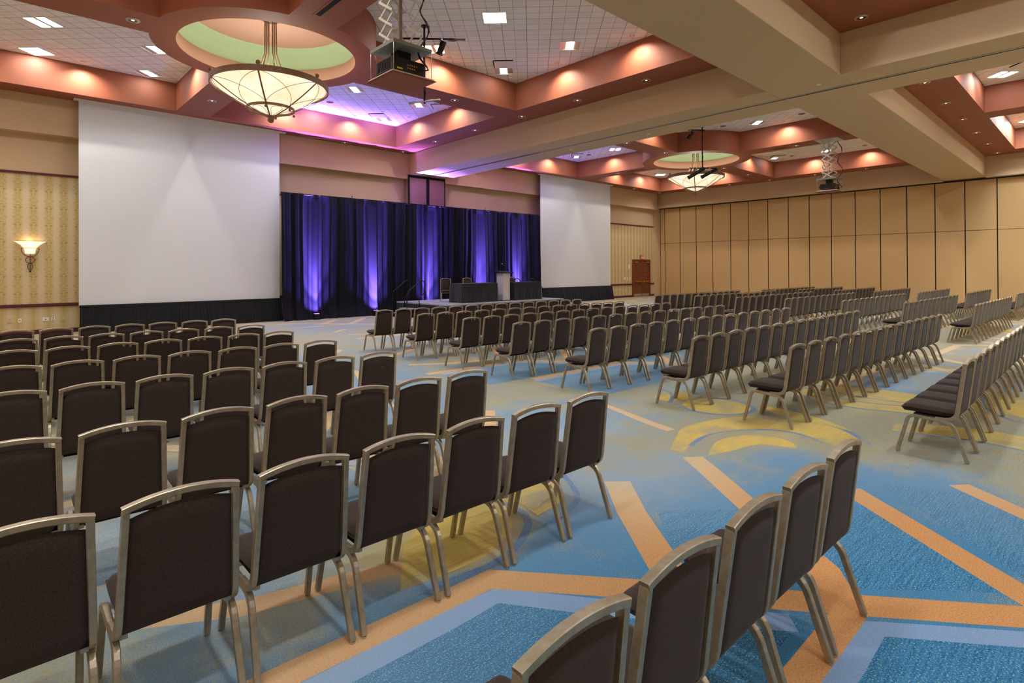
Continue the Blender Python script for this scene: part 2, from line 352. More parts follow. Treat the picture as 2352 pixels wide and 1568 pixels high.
    me = o.data; n = len(me.vertices); co = np.zeros(n*3); me.vertices.foreach_get('co', co); co = co.reshape(-1, 3)
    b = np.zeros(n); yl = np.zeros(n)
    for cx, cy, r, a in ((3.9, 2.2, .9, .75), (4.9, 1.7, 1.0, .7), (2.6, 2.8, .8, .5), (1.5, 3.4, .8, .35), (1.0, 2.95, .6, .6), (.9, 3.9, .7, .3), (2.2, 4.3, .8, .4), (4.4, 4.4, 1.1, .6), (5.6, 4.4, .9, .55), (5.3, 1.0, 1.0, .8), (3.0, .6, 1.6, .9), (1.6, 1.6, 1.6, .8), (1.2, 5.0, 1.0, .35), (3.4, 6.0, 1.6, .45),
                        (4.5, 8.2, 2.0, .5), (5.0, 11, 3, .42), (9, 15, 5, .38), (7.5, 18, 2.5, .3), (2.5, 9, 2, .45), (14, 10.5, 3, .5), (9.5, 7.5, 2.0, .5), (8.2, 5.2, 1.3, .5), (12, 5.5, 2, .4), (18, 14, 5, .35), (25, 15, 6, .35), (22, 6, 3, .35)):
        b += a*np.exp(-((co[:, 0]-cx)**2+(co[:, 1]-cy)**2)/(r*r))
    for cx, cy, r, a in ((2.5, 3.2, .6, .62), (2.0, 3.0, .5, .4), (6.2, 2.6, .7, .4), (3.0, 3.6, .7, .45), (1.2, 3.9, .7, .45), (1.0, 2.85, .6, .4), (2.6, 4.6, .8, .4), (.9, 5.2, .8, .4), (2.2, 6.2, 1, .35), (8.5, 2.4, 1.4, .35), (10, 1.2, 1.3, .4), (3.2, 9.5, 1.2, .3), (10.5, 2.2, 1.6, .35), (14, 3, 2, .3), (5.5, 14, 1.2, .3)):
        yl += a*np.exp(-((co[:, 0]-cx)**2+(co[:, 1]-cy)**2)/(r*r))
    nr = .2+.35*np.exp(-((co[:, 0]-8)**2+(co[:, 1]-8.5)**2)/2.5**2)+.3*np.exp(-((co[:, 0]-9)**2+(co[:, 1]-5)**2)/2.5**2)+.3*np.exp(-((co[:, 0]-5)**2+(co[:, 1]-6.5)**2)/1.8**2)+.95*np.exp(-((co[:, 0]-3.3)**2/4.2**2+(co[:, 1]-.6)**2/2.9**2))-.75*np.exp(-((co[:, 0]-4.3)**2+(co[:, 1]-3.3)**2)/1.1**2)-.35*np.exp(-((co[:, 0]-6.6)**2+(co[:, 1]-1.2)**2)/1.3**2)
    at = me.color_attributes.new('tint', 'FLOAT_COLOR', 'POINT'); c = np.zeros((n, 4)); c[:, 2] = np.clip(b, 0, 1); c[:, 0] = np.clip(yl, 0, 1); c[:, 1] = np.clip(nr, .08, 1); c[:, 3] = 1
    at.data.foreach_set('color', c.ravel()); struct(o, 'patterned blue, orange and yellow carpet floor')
make_floor()
# walls
def wallbox(name, args, mat, label):
    return struct(MB().box(*args).build(name, mat), label)
ws = MB()
ws.box(XL, 33.3, YW, YW+.3, -.02, .8, 1); ws.box(XL, 33.3, YW, YW+.3, .8, 4.70, 0); ws.box(XL, 33.3, YW, YW+.3, 4.70, 8.0, 2)
ws.box(33.3, XP+.4, YW-.02, YW+.3, -.02, 8.0, 2); ws.box(XL, 33.3, YW-.3, YW, 5.83, 8.0, 2)
DX0, DX1, DZ = 30.93, 32.72, 2.36
o = ws.build('wall_stage', [m_paperU, m_paperL, m_beige]); struct(o, 'stage wall with damask wallpaper, chair rail and beige band above')
wallbox('wall_left', (XL-.3, XL, YB, YW, -.02, 8), m_beige, 'plain beige side wall outside the view')
wallbox('wall_back', (XL, XP+.4, YB-.3, YB, -.02, 8), m_beige, 'plain beige rear wall outside the view')
wallbox('wall_right', (XP+.12, XP+.4, YB, YW, -.02, 8), m_part, 'tan wall backing behind the partition panels')
# trims on stage wall
def moulding(name, x0, x1, z0, z1, d, label, mat=m_woodw, n=3):
    mb = MB(); h = (z1-z0)/n
    for k in range(n): dd = d*(1-.35*abs(k-(n-1)/2)/(n/2)); mb.box(x0, x1, YW-dd, YW+.01, z0+k*h, z0+(k+1)*h*1-.0)
    return struct(mb.build(name, mat, bevel=.004), label)
moulding('trim_1', XL, DX0-.14, .79, .885, .05, 'mahogany chair rail on stage wall'); moulding('trim_2', DX1+.14, 33.3, .79, .885, .05, 'short chair rail beside the far door')
moulding('trim_3', XL, 33.3, 4.66, 4.72, .04, 'thin dark picture rail above the wallpaper', n=1)
moulding('baseboard_stage', XL, DX0-.14, 0, .13, .035, 'mahogany baseboard along stage wall', n=2); moulding('baseboard_stage', DX1+.14, 33.3, 0, .13, .035, 'short baseboard beside the far door', n=2)
# pocket at the end of the track beam on the stage wall
mb = MB(); mb.box(13.55, 15.55, YW-.34, YW-.3, 3.0, ZB, 1); mb.box(13.62, 14.48, YW-.36, YW-.34, 3.0, 5.9, 0); mb.box(14.66, 15.48, YW-.36, YW-.34, 3.0, 5.9, 0); mb.box(13.55, 15.55, YW-.3, YW, 3.0, 5.83, 0)
tag(mb.build('partition_pocket', [base('pocket_fabric', '9A7A66', .9), m_dark]), 'dark framed partition pocket under the beam end above the curtain', 'wall panel')
# beams
def beam(n, args, lab): return struct(MB().box(*args).build('trim_%d' % n, m_beige, bevel=.008, seg=1), lab)
TX0, TX1, CY0, CY1 = 13.6, 15.58, 4.05, 5.65
beam(4, (TX0, TX1, CY1, YW-.3, ZB, 7.9), 'beige track beam running from cross beam to stage wall'); beam(5, (TX0, TX1, YB, CY0, ZB, 7.9), 'beige track beam nearer the camera')
beam(6, (XL, XP, CY0, CY1, ZB, 7.9), 'long beige cross beam parallel to the stage wall')
beam(7, (33.65, XP+.12, CY1, YW-.02, ZB-.05, 7.9), 'beige header above partition beyond the cross beam'); beam(8, (33.65, XP+.12, YB, CY0, ZB-.05, 7.9), 'beige header above partition before the cross beam')
mb = MB()
for a, b in ((-.075, -.03), (.03, .075)): mb.box(14.52+a, 14.52+b, YB, YW-.3, ZB-.012, ZB+.002)
mb.box(14.52-.03, 14.52+.03, YB, YW-.3, ZB-.004, ZB+.001, 1); struct(mb.build('trim_9', [m_alu, m_dark]), 'metal partition track set in the underside of the beam')
mb = MB().box(XP-.08, XP+.1, YB, YW-.02, 5.925, ZB-.05); struct(mb.build('trim_10', m_dark), 'black partition track below the header')
# cells: perimeter soffit, cross bars, ring and dome
ceil = MB(); ceil.box(XL, XP+.4, YB, YW, ZT, ZT+.2); struct(ceil.build('ceiling', m_tile), 'white acoustic tile ceiling laid on the diagonal')
RI, RO, BW = 1.93, 2.43, .5
cells = [(-3.8, TX0, CY1, YW-.3, 4.92, 13.6), (TX1, 33.65, CY1, YW-.3, 24.6, 13.55), (-3.8, TX0, -11.7, CY0, 4.92, -3.9), (TX1, 33.65, -11.7, CY0, 24.6, -3.9)]
names = ['near stage-side bay', 'far stage-side bay', 'rear near bay', 'rear far bay']
for ci, (x0, x1, y0, y1, cx, cy) in enumerate(cells):
    mb = MB(); e = 1.15; y1e = 20.35 if y1 > 20 else y1-e; x0e, x1e, y0e = x0+e, x1-e, y0+e
    if ci in (1, 3): x1e = 32.45
    mb.box(x0, x1, y0, y0e, ZS, ZT+.05); mb.box(x0, x1, y1e, y1, ZS, ZT+.05); mb.box(x0, x0e, y0e, y1e, ZS, ZT+.05); mb.box(x1e, x1, y0e, y1e, ZS, ZT+.05)
    th = math.asin(BW/RO)
    for k, L in ((0, x1e-cx), (1, y1e-cy), (2, cx-x0e), (3, cy-y0e)):
        arc = [(RO*math.cos(a), RO*math.sin(a)) for a in np.linspace(th, -th, 9)]
        P = [(L, -BW), (L, BW)]+arc; c, s_ = math.cos(k*PI/2), math.sin(k*PI/2)
        mb.prism([(cx+x*c-y*s_, cy+x*s_+y*c) for x, y in P], ZS, ZT+.05)
    n = 96; out = arcpts((cx, cy), RO, 0, TAU, n)[:-1]; inn = arcpts((cx, cy), RI, 0, TAU, n)[:-1]
    mb.add([(x, y, ZS) for x, y in out]+[(x, y, ZS) for x, y in inn]+[(x, y, ZT+.05) for x, y in out], [(i, n+i, n+(i+1) % n, (i+1) % n) for i in range(n)], 0)
    mb.add([(x, y, ZS) for x, y in out]+[(x, y, ZT+.05) for x, y in out], [(i, (i+1) % n, n+(i+1) % n, n+i) for i in range(n)], 0, True)
    struct(mb.build('trim_%d' % (11+ci), m_terra), 'terracotta coffer soffit with ring, '+names[ci])
    d = MB(); d.lathe([(RI, ZS), (RI, 7.24), (1.99, 7.26)], (cx, cy, 0), 96, 0)
    d.lathe([(2.0, 7.26), (2.0, 7.36), (1.97, 7.5), (1.95, 7.56), (1.9, 7.58), (1.86, 7.66), (1.76, 7.765)], (cx, cy, 0), 96, 1); d.lathe([(1.76, 7.765), (1e-3, 7.775)], (cx, cy, 0), 96, 0, False)
    struct(d.build('ceiling', [m_peach, m_green]), 'peach and green domed recess inside the ring, '+names[ci])
# door in stage wall
dr = struct(link('door_1', None, None, (0, 0, 0)), 'red-brown double door with push bars near the far corner')
mb = MB(); mb.box(DX0-.14, DX0, YW-.05, YW+.02, 0, DZ+.1); mb.box(DX1, DX1+.14, YW-.05, YW+.02, 0, DZ+.1); mb.box(DX0, DX1, YW-.05, YW+.02, DZ, DZ+.1); mb.build('door_frame', m_wood, dr, bevel=.006)
mid = (DX0+DX1)/2
for a, b, hs in ((DX0, mid-.004, 1), (mid+.004, DX1, -1)):
    lf = MB().box(a, b, YW-.02, YW+.0, 0.02, DZ).build('door_leaf', m_wood, dr)
    mb = MB(); w = b-a
    for z0, z1 in ((.25, .95), (1.15, 1.45), (1.6, DZ-.2)): mb.box(a+.16, b-.16, YW-.028, YW-.018, z0, z1)
    mb.build('door_panel', m_panelw, lf, bevel=.004)
    MB().box(a+.03, b-.03, YW-.026, YW-.018, .04, .2).build('kick_plate', m_alu, lf)
    pb = MB().box(a+.06, b-.06, YW-.1, YW-.06, .98, 1.04); hx = (b-.1 if hs > 0 else a+.1); pb.box(hx-.04, hx+.04, YW-.11, YW-.02, .9, 1.12); pb.build('push_bar', base('brass%d' % hs, 'C9A24C', .3, .9), lf, bevel=.005)
    MB().box((a+.08 if hs > 0 else b-.4), (a+.4 if hs > 0 else b-.08), YW-.1, YW-.02, DZ-.12, DZ-.06).build('door_closer', m_alu, lf)
# ================================================================= THINGS ON THE WALLS
# exit sign
ex = thing('exit_sign', 'small red edge-lit exit sign above the double door', 'sign', (31.8, YW-.12, 2.62))
MB().box(-.15, .15, -.04, .1, .09, .13).build('housing', m_alu, ex)
glass = base('exit_panel', 'E8B0A8', .3, emit='FF8A80', es=.12); MB().box(-.14, .14, -.005, .005, -.09, .09).build('panel', glass, ex)
def text(body, size, mat, loc, rot, parent=None, name='lettering', ext=.002):
    cu = bpy.data.curves.new(name, 'FONT'); cu.body = body; cu.size = size; cu.extrude = ext; cu.align_x = 'CENTER'; cu.align_y = 'CENTER'
    t = bpy.data.objects.new('tmp', cu); COL.objects.link(t); dg = bpy.context.evaluated_depsgraph_get(); me = bpy.data.meshes.new_from_object(t.evaluated_get(dg)); bpy.data.objects.remove(t)
    me.materials.clear(); me.materials.append(mat); o = link(name, me, parent, loc); o.rotation_euler = rot; return o
text('EXIT', .13, base('exit_red', 'D02020', .4, emit='E02020', es=.2), (0, -.008, 0), (R(90), 0, 0), ex)
# sconces
m_shade = base('alabaster_glow', 'FFE9CF', .5, emit='FFDDB8', es=.8); m_iron = base('dark_iron', '4A2C28', .4, .6)
def sconce(x, label):
    s = thing('wall_sconce', label, 'wall lamp', (x, YW, 2.35))
    def f(u, v):
        a = PI*u+PI; z = v*.35; r = .1+.04*v+.2*v**3.2; return (r*1.08*math.cos(a), r*.5*math.sin(a)-.01, z)
    mb = MB(); grid_mesh(24, 10, f, mb); grid_mesh(24, 3, lambda u, v: (.1*v*1.08*math.cos(PI*u+PI), .05*v*math.sin(PI*u+PI)-.01, -.02*(1-v)), mb); mb.build('glass_shade', m_shade, s)
    mb = MB(); mb.tube([(.2*math.cos(a), -.08, .15+.25*math.sin(a)*1.0) for a in np.linspace(PI, TAU, 16)], .008); mb.tube([(.1*math.cos(a), -.06, -.19+.09*math.sin(a)) for a in np.linspace(0, TAU, 20)[:-1]], .008, closed=True)
    mb.tube([(.055*math.sin(a)*(1-.55*abs(t)), -.05, -.28-.1-.1*t) for a, t in [(TAU*k/20+PI/2, -math.cos(TAU*k/20)) for k in range(20)]] if 0 else [(.055*math.sin(TAU*k/20), -.05, -.38+.1*math.cos(TAU*k/20)) for k in range(20)], .008, closed=True)
    mb.tube([(0, -.07, 0), (0, -.05, -.5)], .008); mb.ball((0, -.05, -.52), .025); mb.tube([(-.2, -.1, .15), (-.1, -.16, .15), (.1, -.16, .15), (.2, -.1, .15)], .005); mb.tube([(0, -.05, -.3), (0, 0, -.3)], .01); mb.build('iron_scroll', m_iron, s)
    mb = MB(); mb.sweep([(.335*math.cos(a)*1.0, .17*math.sin(a)-.01, .36) for a in np.linspace(PI, TAU, 20)], [(-.01, -.006), (.01, -.006), (.01, .006), (-.01, .006)]); mb.build('rim', m_iron, s)
    lamp('POINT', 'bulb', (0, -.12, .3), 1.6, (1, .75, .5), s, shadow_soft_size=.06)
    return s
sconce(.93, 'glowing alabaster wall sconce left of the big left screen'); sconce(27.95, 'wall sconce half hidden behind right edge of far screen')
def plate(x, z, w, h, label, holes=2, mat=m_white):
    p = thing('wall_plate', label, 'wall plate', (x, YW-.002, z)); MB().box(-w/2, w/2, -.008, 0, -h/2, h/2).build('cover', mat, p, bevel=.002)
    for k in range(holes): MB().box(-.014, .014, -.011, -.008, -h/4+k*h/2-.012 if holes > 1 else -.012, -h/4+k*h/2+.012 if holes > 1 else .012).build('socket', m_dark if mat is m_white else m_alu, p)
m_ivory = base('ivory_plate', 'C9B78E', .5)
plate(.49, .42, .1, .13, 'leftmost ivory outlet plate low on the striped wall', 2, m_ivory); plate(.705, .42, .08, .12, 'white single jack plate low on wall, second from left', 1)
plate(1.28, .42, .15, .11, 'wide white plate with round black port, third from left', 1); plate(1.45, .418, .08, .11, 'white plate with two dark jacks, fourth from left', 2); plate(1.67, .424, .09, .12, 'ivory outlet plate nearest the left screen skirt', 2, m_ivory)
plate(29.2, .40, .08, .12, 'outlet plate left of the far door, nearest the screen', 2, m_ivory); plate(29.62, .40, .08, .12, 'outlet plate left of the far door, middle of three', 2, m_ivory); plate(30.07, .40, .08, .14, 'dark outlet plate nearest the far door', 2)
plate(30.46, 1.98, .17, .26, 'white thermostat box left of the far door top', 1); plate(29.98, 1.22, .16, .16, 'square white switch plate left of the far door', 1); plate(30.28, 1.2, .1, .2, 'narrow white switch plate between two others by door', 2); plate(30.53, 1.2, .14, .22, 'tall white switch plate closest to the far door', 2)
lk = thing('round_lock', 'dark round lock in the beige jamb beside the partition', 'lock', (33.75, YW-.03, 1.1)); MB().add([], []).tube([(0, .012, 0), (0, -.02, 0)], .045, 16).build('escutcheon', m_alu, lk); MB().tube([(0, 0, 0), (0, -.028, 0)], .025, 12).build('keyway', m_dark, lk)
# partition panels
seams = [21.42, 19.95, 18.77, 17.62, 16.43, 15.3, 14.12, 12.95, 11.81, 10.67, 9.5, 8.34, 7.18, 6.02, 4.86, 3.69, 2.5, 1.33]
seams = [21.45, 21.11]+seams[1:]
for i in range(len(seams)-1):
    a, b = seams[i+1]+.022, seams[i]-.022
    if b-a < .1: a, b = seams[i+1]+.022, 21.46
    p = thing('partition_panel', ('narrow ' if i == 0 else '')+'tan fabric movable wall panel, '+ordn(i)+' from the stage corner', 'wall panel', (XP, 0, 0), 0, 'movable partition panels')
    MB().box(0, .06, a, b, .02, 3.555).build('lower_face', m_part, p); MB().box(0, .06, a, b, 3.575, 5.92).build('upper_face', m_part, p)
    mb = MB(); mb.box(.012, .1, a-.018, a, .02, 5.92); mb.box(.012, .1, b, b+.018, .02, 5.92); mb.box(.01, .08, a, b, 3.555, 3.575); mb.build('edge_seal', m_dark, p)
# ================================================================= SCREENS
def screen(x0, x1, z0, label, lab2, flip=False):
    y = 20.9; s = thing('projection_screen', label, 'projection screen', (0, 0, 0))
    MB().box(x0, x1, y-.004, y+.004, z0, ZS).build('screen_cloth', m_screen, s)
    mb = MB(); mb.box(x0-.12, x1+.22, y-.07, y-.02, ZS-.045, ZS); mb.box(x0-.12, x1+.22, y+.02, y+.07, ZS-.045, ZS); mb.box(x0-.12, x0-.06, y-.02, y+.02, ZS-.045, ZS); mb.box(x1+.16, x1+.22, y-.02, y+.02, ZS-.045, ZS); mb.build('ceiling_slot_trim', m_white, s)
    MB().tube([(x0+.01, y, z0), (x1-.01, y, z0)], .02).build('bottom_batten', m_black, s)
    k = thing('stage_skirt', lab2, 'skirt', (0, 0, 0)); mb = MB(); n = int((x1-x0)*36); r = random.Random(int(x0)); ph = [0]
    for i in range(n): ph.append(ph[-1]+r.uniform(.6, 1.5))
    def f(u, v):
        i = min(int(u*n), n-1); a = ph[i]*1.1; fl = (1-v)*.10; return (x0+.01+(x1-x0)*u+(fl*.5 if u > .5 else -fl*.2), y-.12+.022*math.sin(a*1.7)*(1.15-v*.6)-fl, .01+(z0-.03)*v)
    grid_mesh(n, 5, f, mb); mb.build('pleated_cloth', m_drape, k); MB().box(x0, x1, y-.13, y-.09, z0-.05, z0-.01).build('top_band', m_drape, k)
screen(2.0, 7.86, .80, 'large white projection screen at left of the stage curtain', 'black pleated skirt beneath the large left screen')
screen(21.6, 27.7, .82, 'white projection screen to the right of the stage', 'black pleated skirt beneath the right screen')
# ================================================================= CURTAIN, UPLIGHTS
CX = [7.75, 10.62, 14.05, 17.55, 21.15]; YC = 20.5; TOPZ = 4.66
def curtain(x0, x1, seed, label):
    c = thing('stage_curtain', label, 'curtain', (0, 0, 0), 0, 'pipe and drape curtains'); r = random.Random(seed); n = int((x1-x0)/.02)
    comps = [(r.uniform(8, 12), r.uniform(0, 6), .045), (r.uniform(18, 25), r.uniform(0, 6), .030), (r.uniform(36, 48), r.uniform(0, 6), .013), (r.uniform(2.4, 3.6), r.uniform(0, 6), .03)]
    dr1 = r.uniform(-.25, .25)
    def f(u, v):
        x = x0+(x1-x0)*u; xx = x+dr1*(1-v)**2*math.sin(PI*u)+.05*math.sin(v*3+x*2)*(1-v)
        w = sum(a*math.sin(k*xx+p) for k, p, a in comps)
        g = .45 if v > .975 else 1.0
        fl = .16*max(0, 1-v*7)**2
        return (x+.02*math.sin(40*x)*(1-v), YC+w*g*(1.1-.3*v)-fl-.05*(1-v), .006+TOPZ*v)
    mb = MB(); grid_mesh(n, 30, f, mb); mb.build('drape', m_drapeb, c)
    MB().tube([(x0, YC+.02, TOPZ-.03), (x1, YC+.02, TOPZ-.03)], .018).build('crossbar', m_black, c)
for i in range(4): curtain(CX[i], CX[i+1], 11+i, ['pleated stage curtain section beside the left screen', 'pleated curtain section behind the stage steps', 'pleated curtain section behind the left table', 'pleated curtain section behind the lectern and right table'][i])
for i, x in enumerate(CX[1:4]):
    u = thing('drape_upright', ['black drape pole between first and second curtain sections', 'black drape pole above the left stage table', 'black drape pole left of the lectern'][i], 'pole', (x, YC+.16, 0)); MB().tube([(0, 0, 0), (0, 0, TOPZ+.12)], .016).build('post', m_black, u); MB().box(-.2, .2, -.12, .12, 0, .006).build('base_plate', m_black, u)
m_led = base('violet_led', '9A78FF', .3, emit='8C5CFF', es=7)
def uplight(x, y, z, label, pw=150, tilt=7):
    u = thing('stage_uplight', label, 'uplight', (x, y, z)); MB().box(-.1, .1, -.06, .06, .05, .22).build('body', m_black, u, bevel=.01); MB().box(-.085, .085, -.045, .045, .22, .226).build('lens', m_led, u)
    MB().box(-.13, -.115, -.015, .015, 0, .16).box(.115, .13, -.015, .015, 0, .16).box(-.13, .13, -.03, .03, 0, .012).build('yoke', m_black, u)
    for nm, k, ang, tl in (('wide_beam', .07, 112, 28), ('beam', 1.2, 46, 8), ('narrow_beam', 3.3, 24, 5)):
        l = lamp('SPOT', nm, (0, 0, .25), pw*k, (.24, .14, 1.0), u, spot_size=R(ang), spot_blend=1, shadow_soft_size=.05); l.rotation_euler = (R(180-tl), 0, 0)
    l2 = lamp('SPOT', 'spill', (0, 0, .25), pw*.06, (.13, .13, 1.0), u, spot_size=R(120), spot_blend=1, shadow_soft_size=.05); l2.rotation_euler = (R(180+6), 0, 0)
for x, pw in ((8.95, 600), (11.4, 600)): uplight(x, 20.2, 0, 'violet LED uplight on floor '+('beside left screen skirt' if x < 10 else 'left of the stage steps'), pw*9)
for i, x in enumerate((14.1, 17.05, 19.4)): uplight(x, 20.16, .0, 'violet LED uplight hidden behind stage, '+('behind left table', 'left of lectern', 'behind right table')[i], 6000)
# ================================================================= STAGE
SX0, SX1, SY0, SY1, SZ = 12.2, 18.45, 16.45, 19.95, .55
st = thing('stage_platform', 'low grey carpeted stage platform with black skirt', 'stage', (0, 0, 0))
m_deck = painted('grey_deck', '8F9298', .85, 12, .08)
for k in range(3):
    a = SX0+(SX1-SX0)*k/3; b = SX0+(SX1-SX0)*(k+1)/3
    for y0, y1 in ((SY0, (SY0+SY1)/2), ((SY0+SY1)/2, SY1)): MB().box(a+.002, b-.002, y0+.002, y1-.002, SZ-.05, SZ).build('deck_panel', m_deck, st, bevel=.003)
def skirtpts():
    P = []; r = random.Random(3); 
    for (xa, ya), (xb, yb) in (((SX0, SY1), (SX0, SY0)), ((SX0, SY0), (SX1, SY0)), ((SX1, SY0), (SX1, SY1))):
        L = math.hypot(xb-xa, yb-ya); n = int(L/.03); dx, dy = (xb-xa)/L, (yb-ya)/L
        for i in range(n): t = L*i/n; w = .015*math.sin(t*55+math.sin(t*7)*2); P.append((xa+dx*t+dy*w*1 , ya+dy*t-dx*w))
    P.append((SX1, SY1)); return P
SP = skirtpts(); mb = MB(); n = len(SP); mb.add([(x, y, .005) for x, y in SP]+[(x, y, SZ-.05) for x, y in SP], [(i, i+1, n+i+1, n+i) for i in range(n-1)], 0, True); mb.build('skirt', m_drape, st)
mb = MB()
for x in (SX0+.2, (SX0+SX1)/2, SX1-.2):
    for y in (SY0+.2, SY1-.2): mb.box(x-.03, x+.03, y-.03, y+.03, 0, SZ-.05)
mb.build('support_legs', m_black, st)
sp = thing('stage_steps', 'portable steps with grey treads at left of the stage', 'steps', (0, 0, 0))
for k in range(2): MB().box(11.62+k*.27, 11.90+k*.27, 18.36, 19.24, .14+k*.17, .17+k*.17).build('tread', m_deck, sp)
mb = MB(); mb.box(11.62, 12.18, 18.33, 18.36, 0.0, .12); mb.box(11.62, 12.18, 19.24, 19.27, 0, .12); mb.box(11.9, 12.18, 18.33, 18.36, .12, .3); mb.box(11.9, 12.18, 19.24, 19.27, .12, .3); mb.build('side_frame', m_black, sp)
for y, s_ in ((19.31, 'far'), (18.28, 'near')):
    h = MB(); h.tube([(11.62, y, 0), (11.63, y, .9), (11.68, y, 1.0), (12.18, y, 1.36), (12.3, y, 1.42), (12.40, y, 1.38), (12.43, y, 1.28), (12.42, y, .98), (12.38, y, .9), (12.24, y, .79), (12.17, y, .7), (12.17, y, .0)], .02, 10); h.build('handrail', m_black, sp)
mx = lambda x: SX0+SX1-x
sp = thing('stage_steps', 'portable steps hidden at the right end of the stage', 'steps', (0, 0, 0))
for k in range(2): MB().box(mx(11.90+k*.27), mx(11.62+k*.27), 18.36, 19.24, .14+k*.17, .17+k*.17).build('tread', m_deck, sp)
mb = MB(); mb.box(mx(12.18), mx(11.62), 18.33, 18.36, 0.0, .12); mb.box(mx(12.18), mx(11.62), 19.24, 19.27, 0, .12); mb.build('side_frame', m_black, sp)
for y in (19.31, 18.28):
    h = MB(); h.tube([(mx(a), y, b) for a, b in ((11.62, 0), (11.63, .9), (11.68, 1.0), (12.18, 1.36), (12.3, 1.42), (12.40, 1.38), (12.43, 1.28), (12.42, .98), (12.38, .9), (12.24, .79), (12.17, .7), (12.17, .0))], .02, 10); h.build('handrail', m_black, sp)
# tables with cloths
def cloth_table(x0, x1, y0, y1, z, seed, label, clabel):
    t = thing('folding_table', label, 'table', (0, 0, 0)); MB().box(x0+.01, x1-.01, y0+.01, y1-.01, z+.70, z+.73).build('tabletop', m_white, t)
    for x in (x0+.15, x1-.15):
        for y in (y0+.08, y1-.08): MB().tube([(x, y, z), (x, y, z+.70)], .015).build('leg', m_alu, t)
    r = random.Random(seed); P = []; seg = .03
    cs = [(x0, y1), (x0, y0), (x1, y0), (x1, y1)]
    mb = MB(); ring = []
    for k in range(4):
        (xa, ya), (xb, yb) = cs[k], cs[(k+1) % 4]; L = math.hypot(xb-xa, yb-ya); n = int(L/seg)
        for i in range(n): ring.append((xa+(xb-xa)*i/n, ya+(yb-ya)*i/n, (xb-xa)/L, (yb-ya)/L, L*i/n, L))
    N = len(ring); H = 14; vs = []
    for j in range(H+1):
        v = j/H; zz = z+.742-.735*v
        for (x, y, dx, dy, t_, L) in ring:
            ed = math.exp(-min(t_, L-t_)/.12); w = .012*v*math.sin(t_*13+seed)+.008*v*math.sin(t_*31+v*4)+.05*v*ed+.006*math.sin(9*v+t_*6)*v
            if abs(dx) > .5 and y < (y0+y1)/2: w += -.03*math.sin(PI*min(1, v*1.0))*math.exp(-((t_-.9)/.9)**2)+.014*v*math.sin(t_*4+v*7)
            vs.append((x+dy*(w+.004)*1, y-dx*(w+.004), zz))
    fs = [(j*N+i, j*N+(i+1) % N, (j+1)*N+(i+1) % N, (j+1)*N+i) for j in range(H) for i in range(N)]
    mb.add(vs, fs, 0, True); mb.add([(x, y, z+.742) for x, y in cs], [(0, 1, 2, 3)], 0)
    tag(mb.build('tablecloth', m_linen), clabel, 'tablecloth')
cloth_table(13.2, 14.98, 16.9, 17.66, SZ, 1, 'folding table under black cloth at left of the lectern', 'black tablecloth on the left stage table')
cloth_table(15.95, 17.55, 16.95, 17.66, SZ, 2, 'folding table under black cloth at right of the lectern', 'black tablecloth on the right stage table')
# lectern
le = thing('lectern', 'white lectern with black angled top between the tables', 'lectern', (15.55, 17.2, SZ))
MB().prism([(-.17, -.2), (.2, -.2), (.2, .2), (-.17, .2)], .02, 1.13).build('body', painted('lectern_white', 'C9C5BE', .5), le, bevel=.006)
MB().box(-.19, .22, -.22, .22, 0, .02).build('base', m_black, le)
mb = MB(); mb.add([(-.3, -.26, 1.13), (.36, -.26, 1.13), (.36, .3, 1.17), (-.3, .3, 1.17), (-.3, -.26, 1.16), (.36, -.26, 1.16), (.36, .3, 1.22), (-.3, .3, 1.22)], [(0, 3, 2, 1), (4, 5, 6, 7), (0, 1, 5, 4), (1, 2, 6, 5), (2, 3, 7, 6), (3, 0, 4, 7)]); mb.build('top', m_black, le)
mi = thing('microphone', 'black gooseneck microphone on top of the lectern', 'microphone', (15.55, 17.2, SZ)); MB().tube([(.06, .1, 1.2), (.06, .1, 1.3), (.02, .06, 1.42), (-.03, 0, 1.49)], .006).build('gooseneck', m_black, mi); MB().tube([(.1, .04, 1.475), (-.06, -.03, 1.5)], .012).build('handle', m_black, mi); MB().ball((-.09, -.045, 1.505), .03).build('grille', m_chrome, mi)
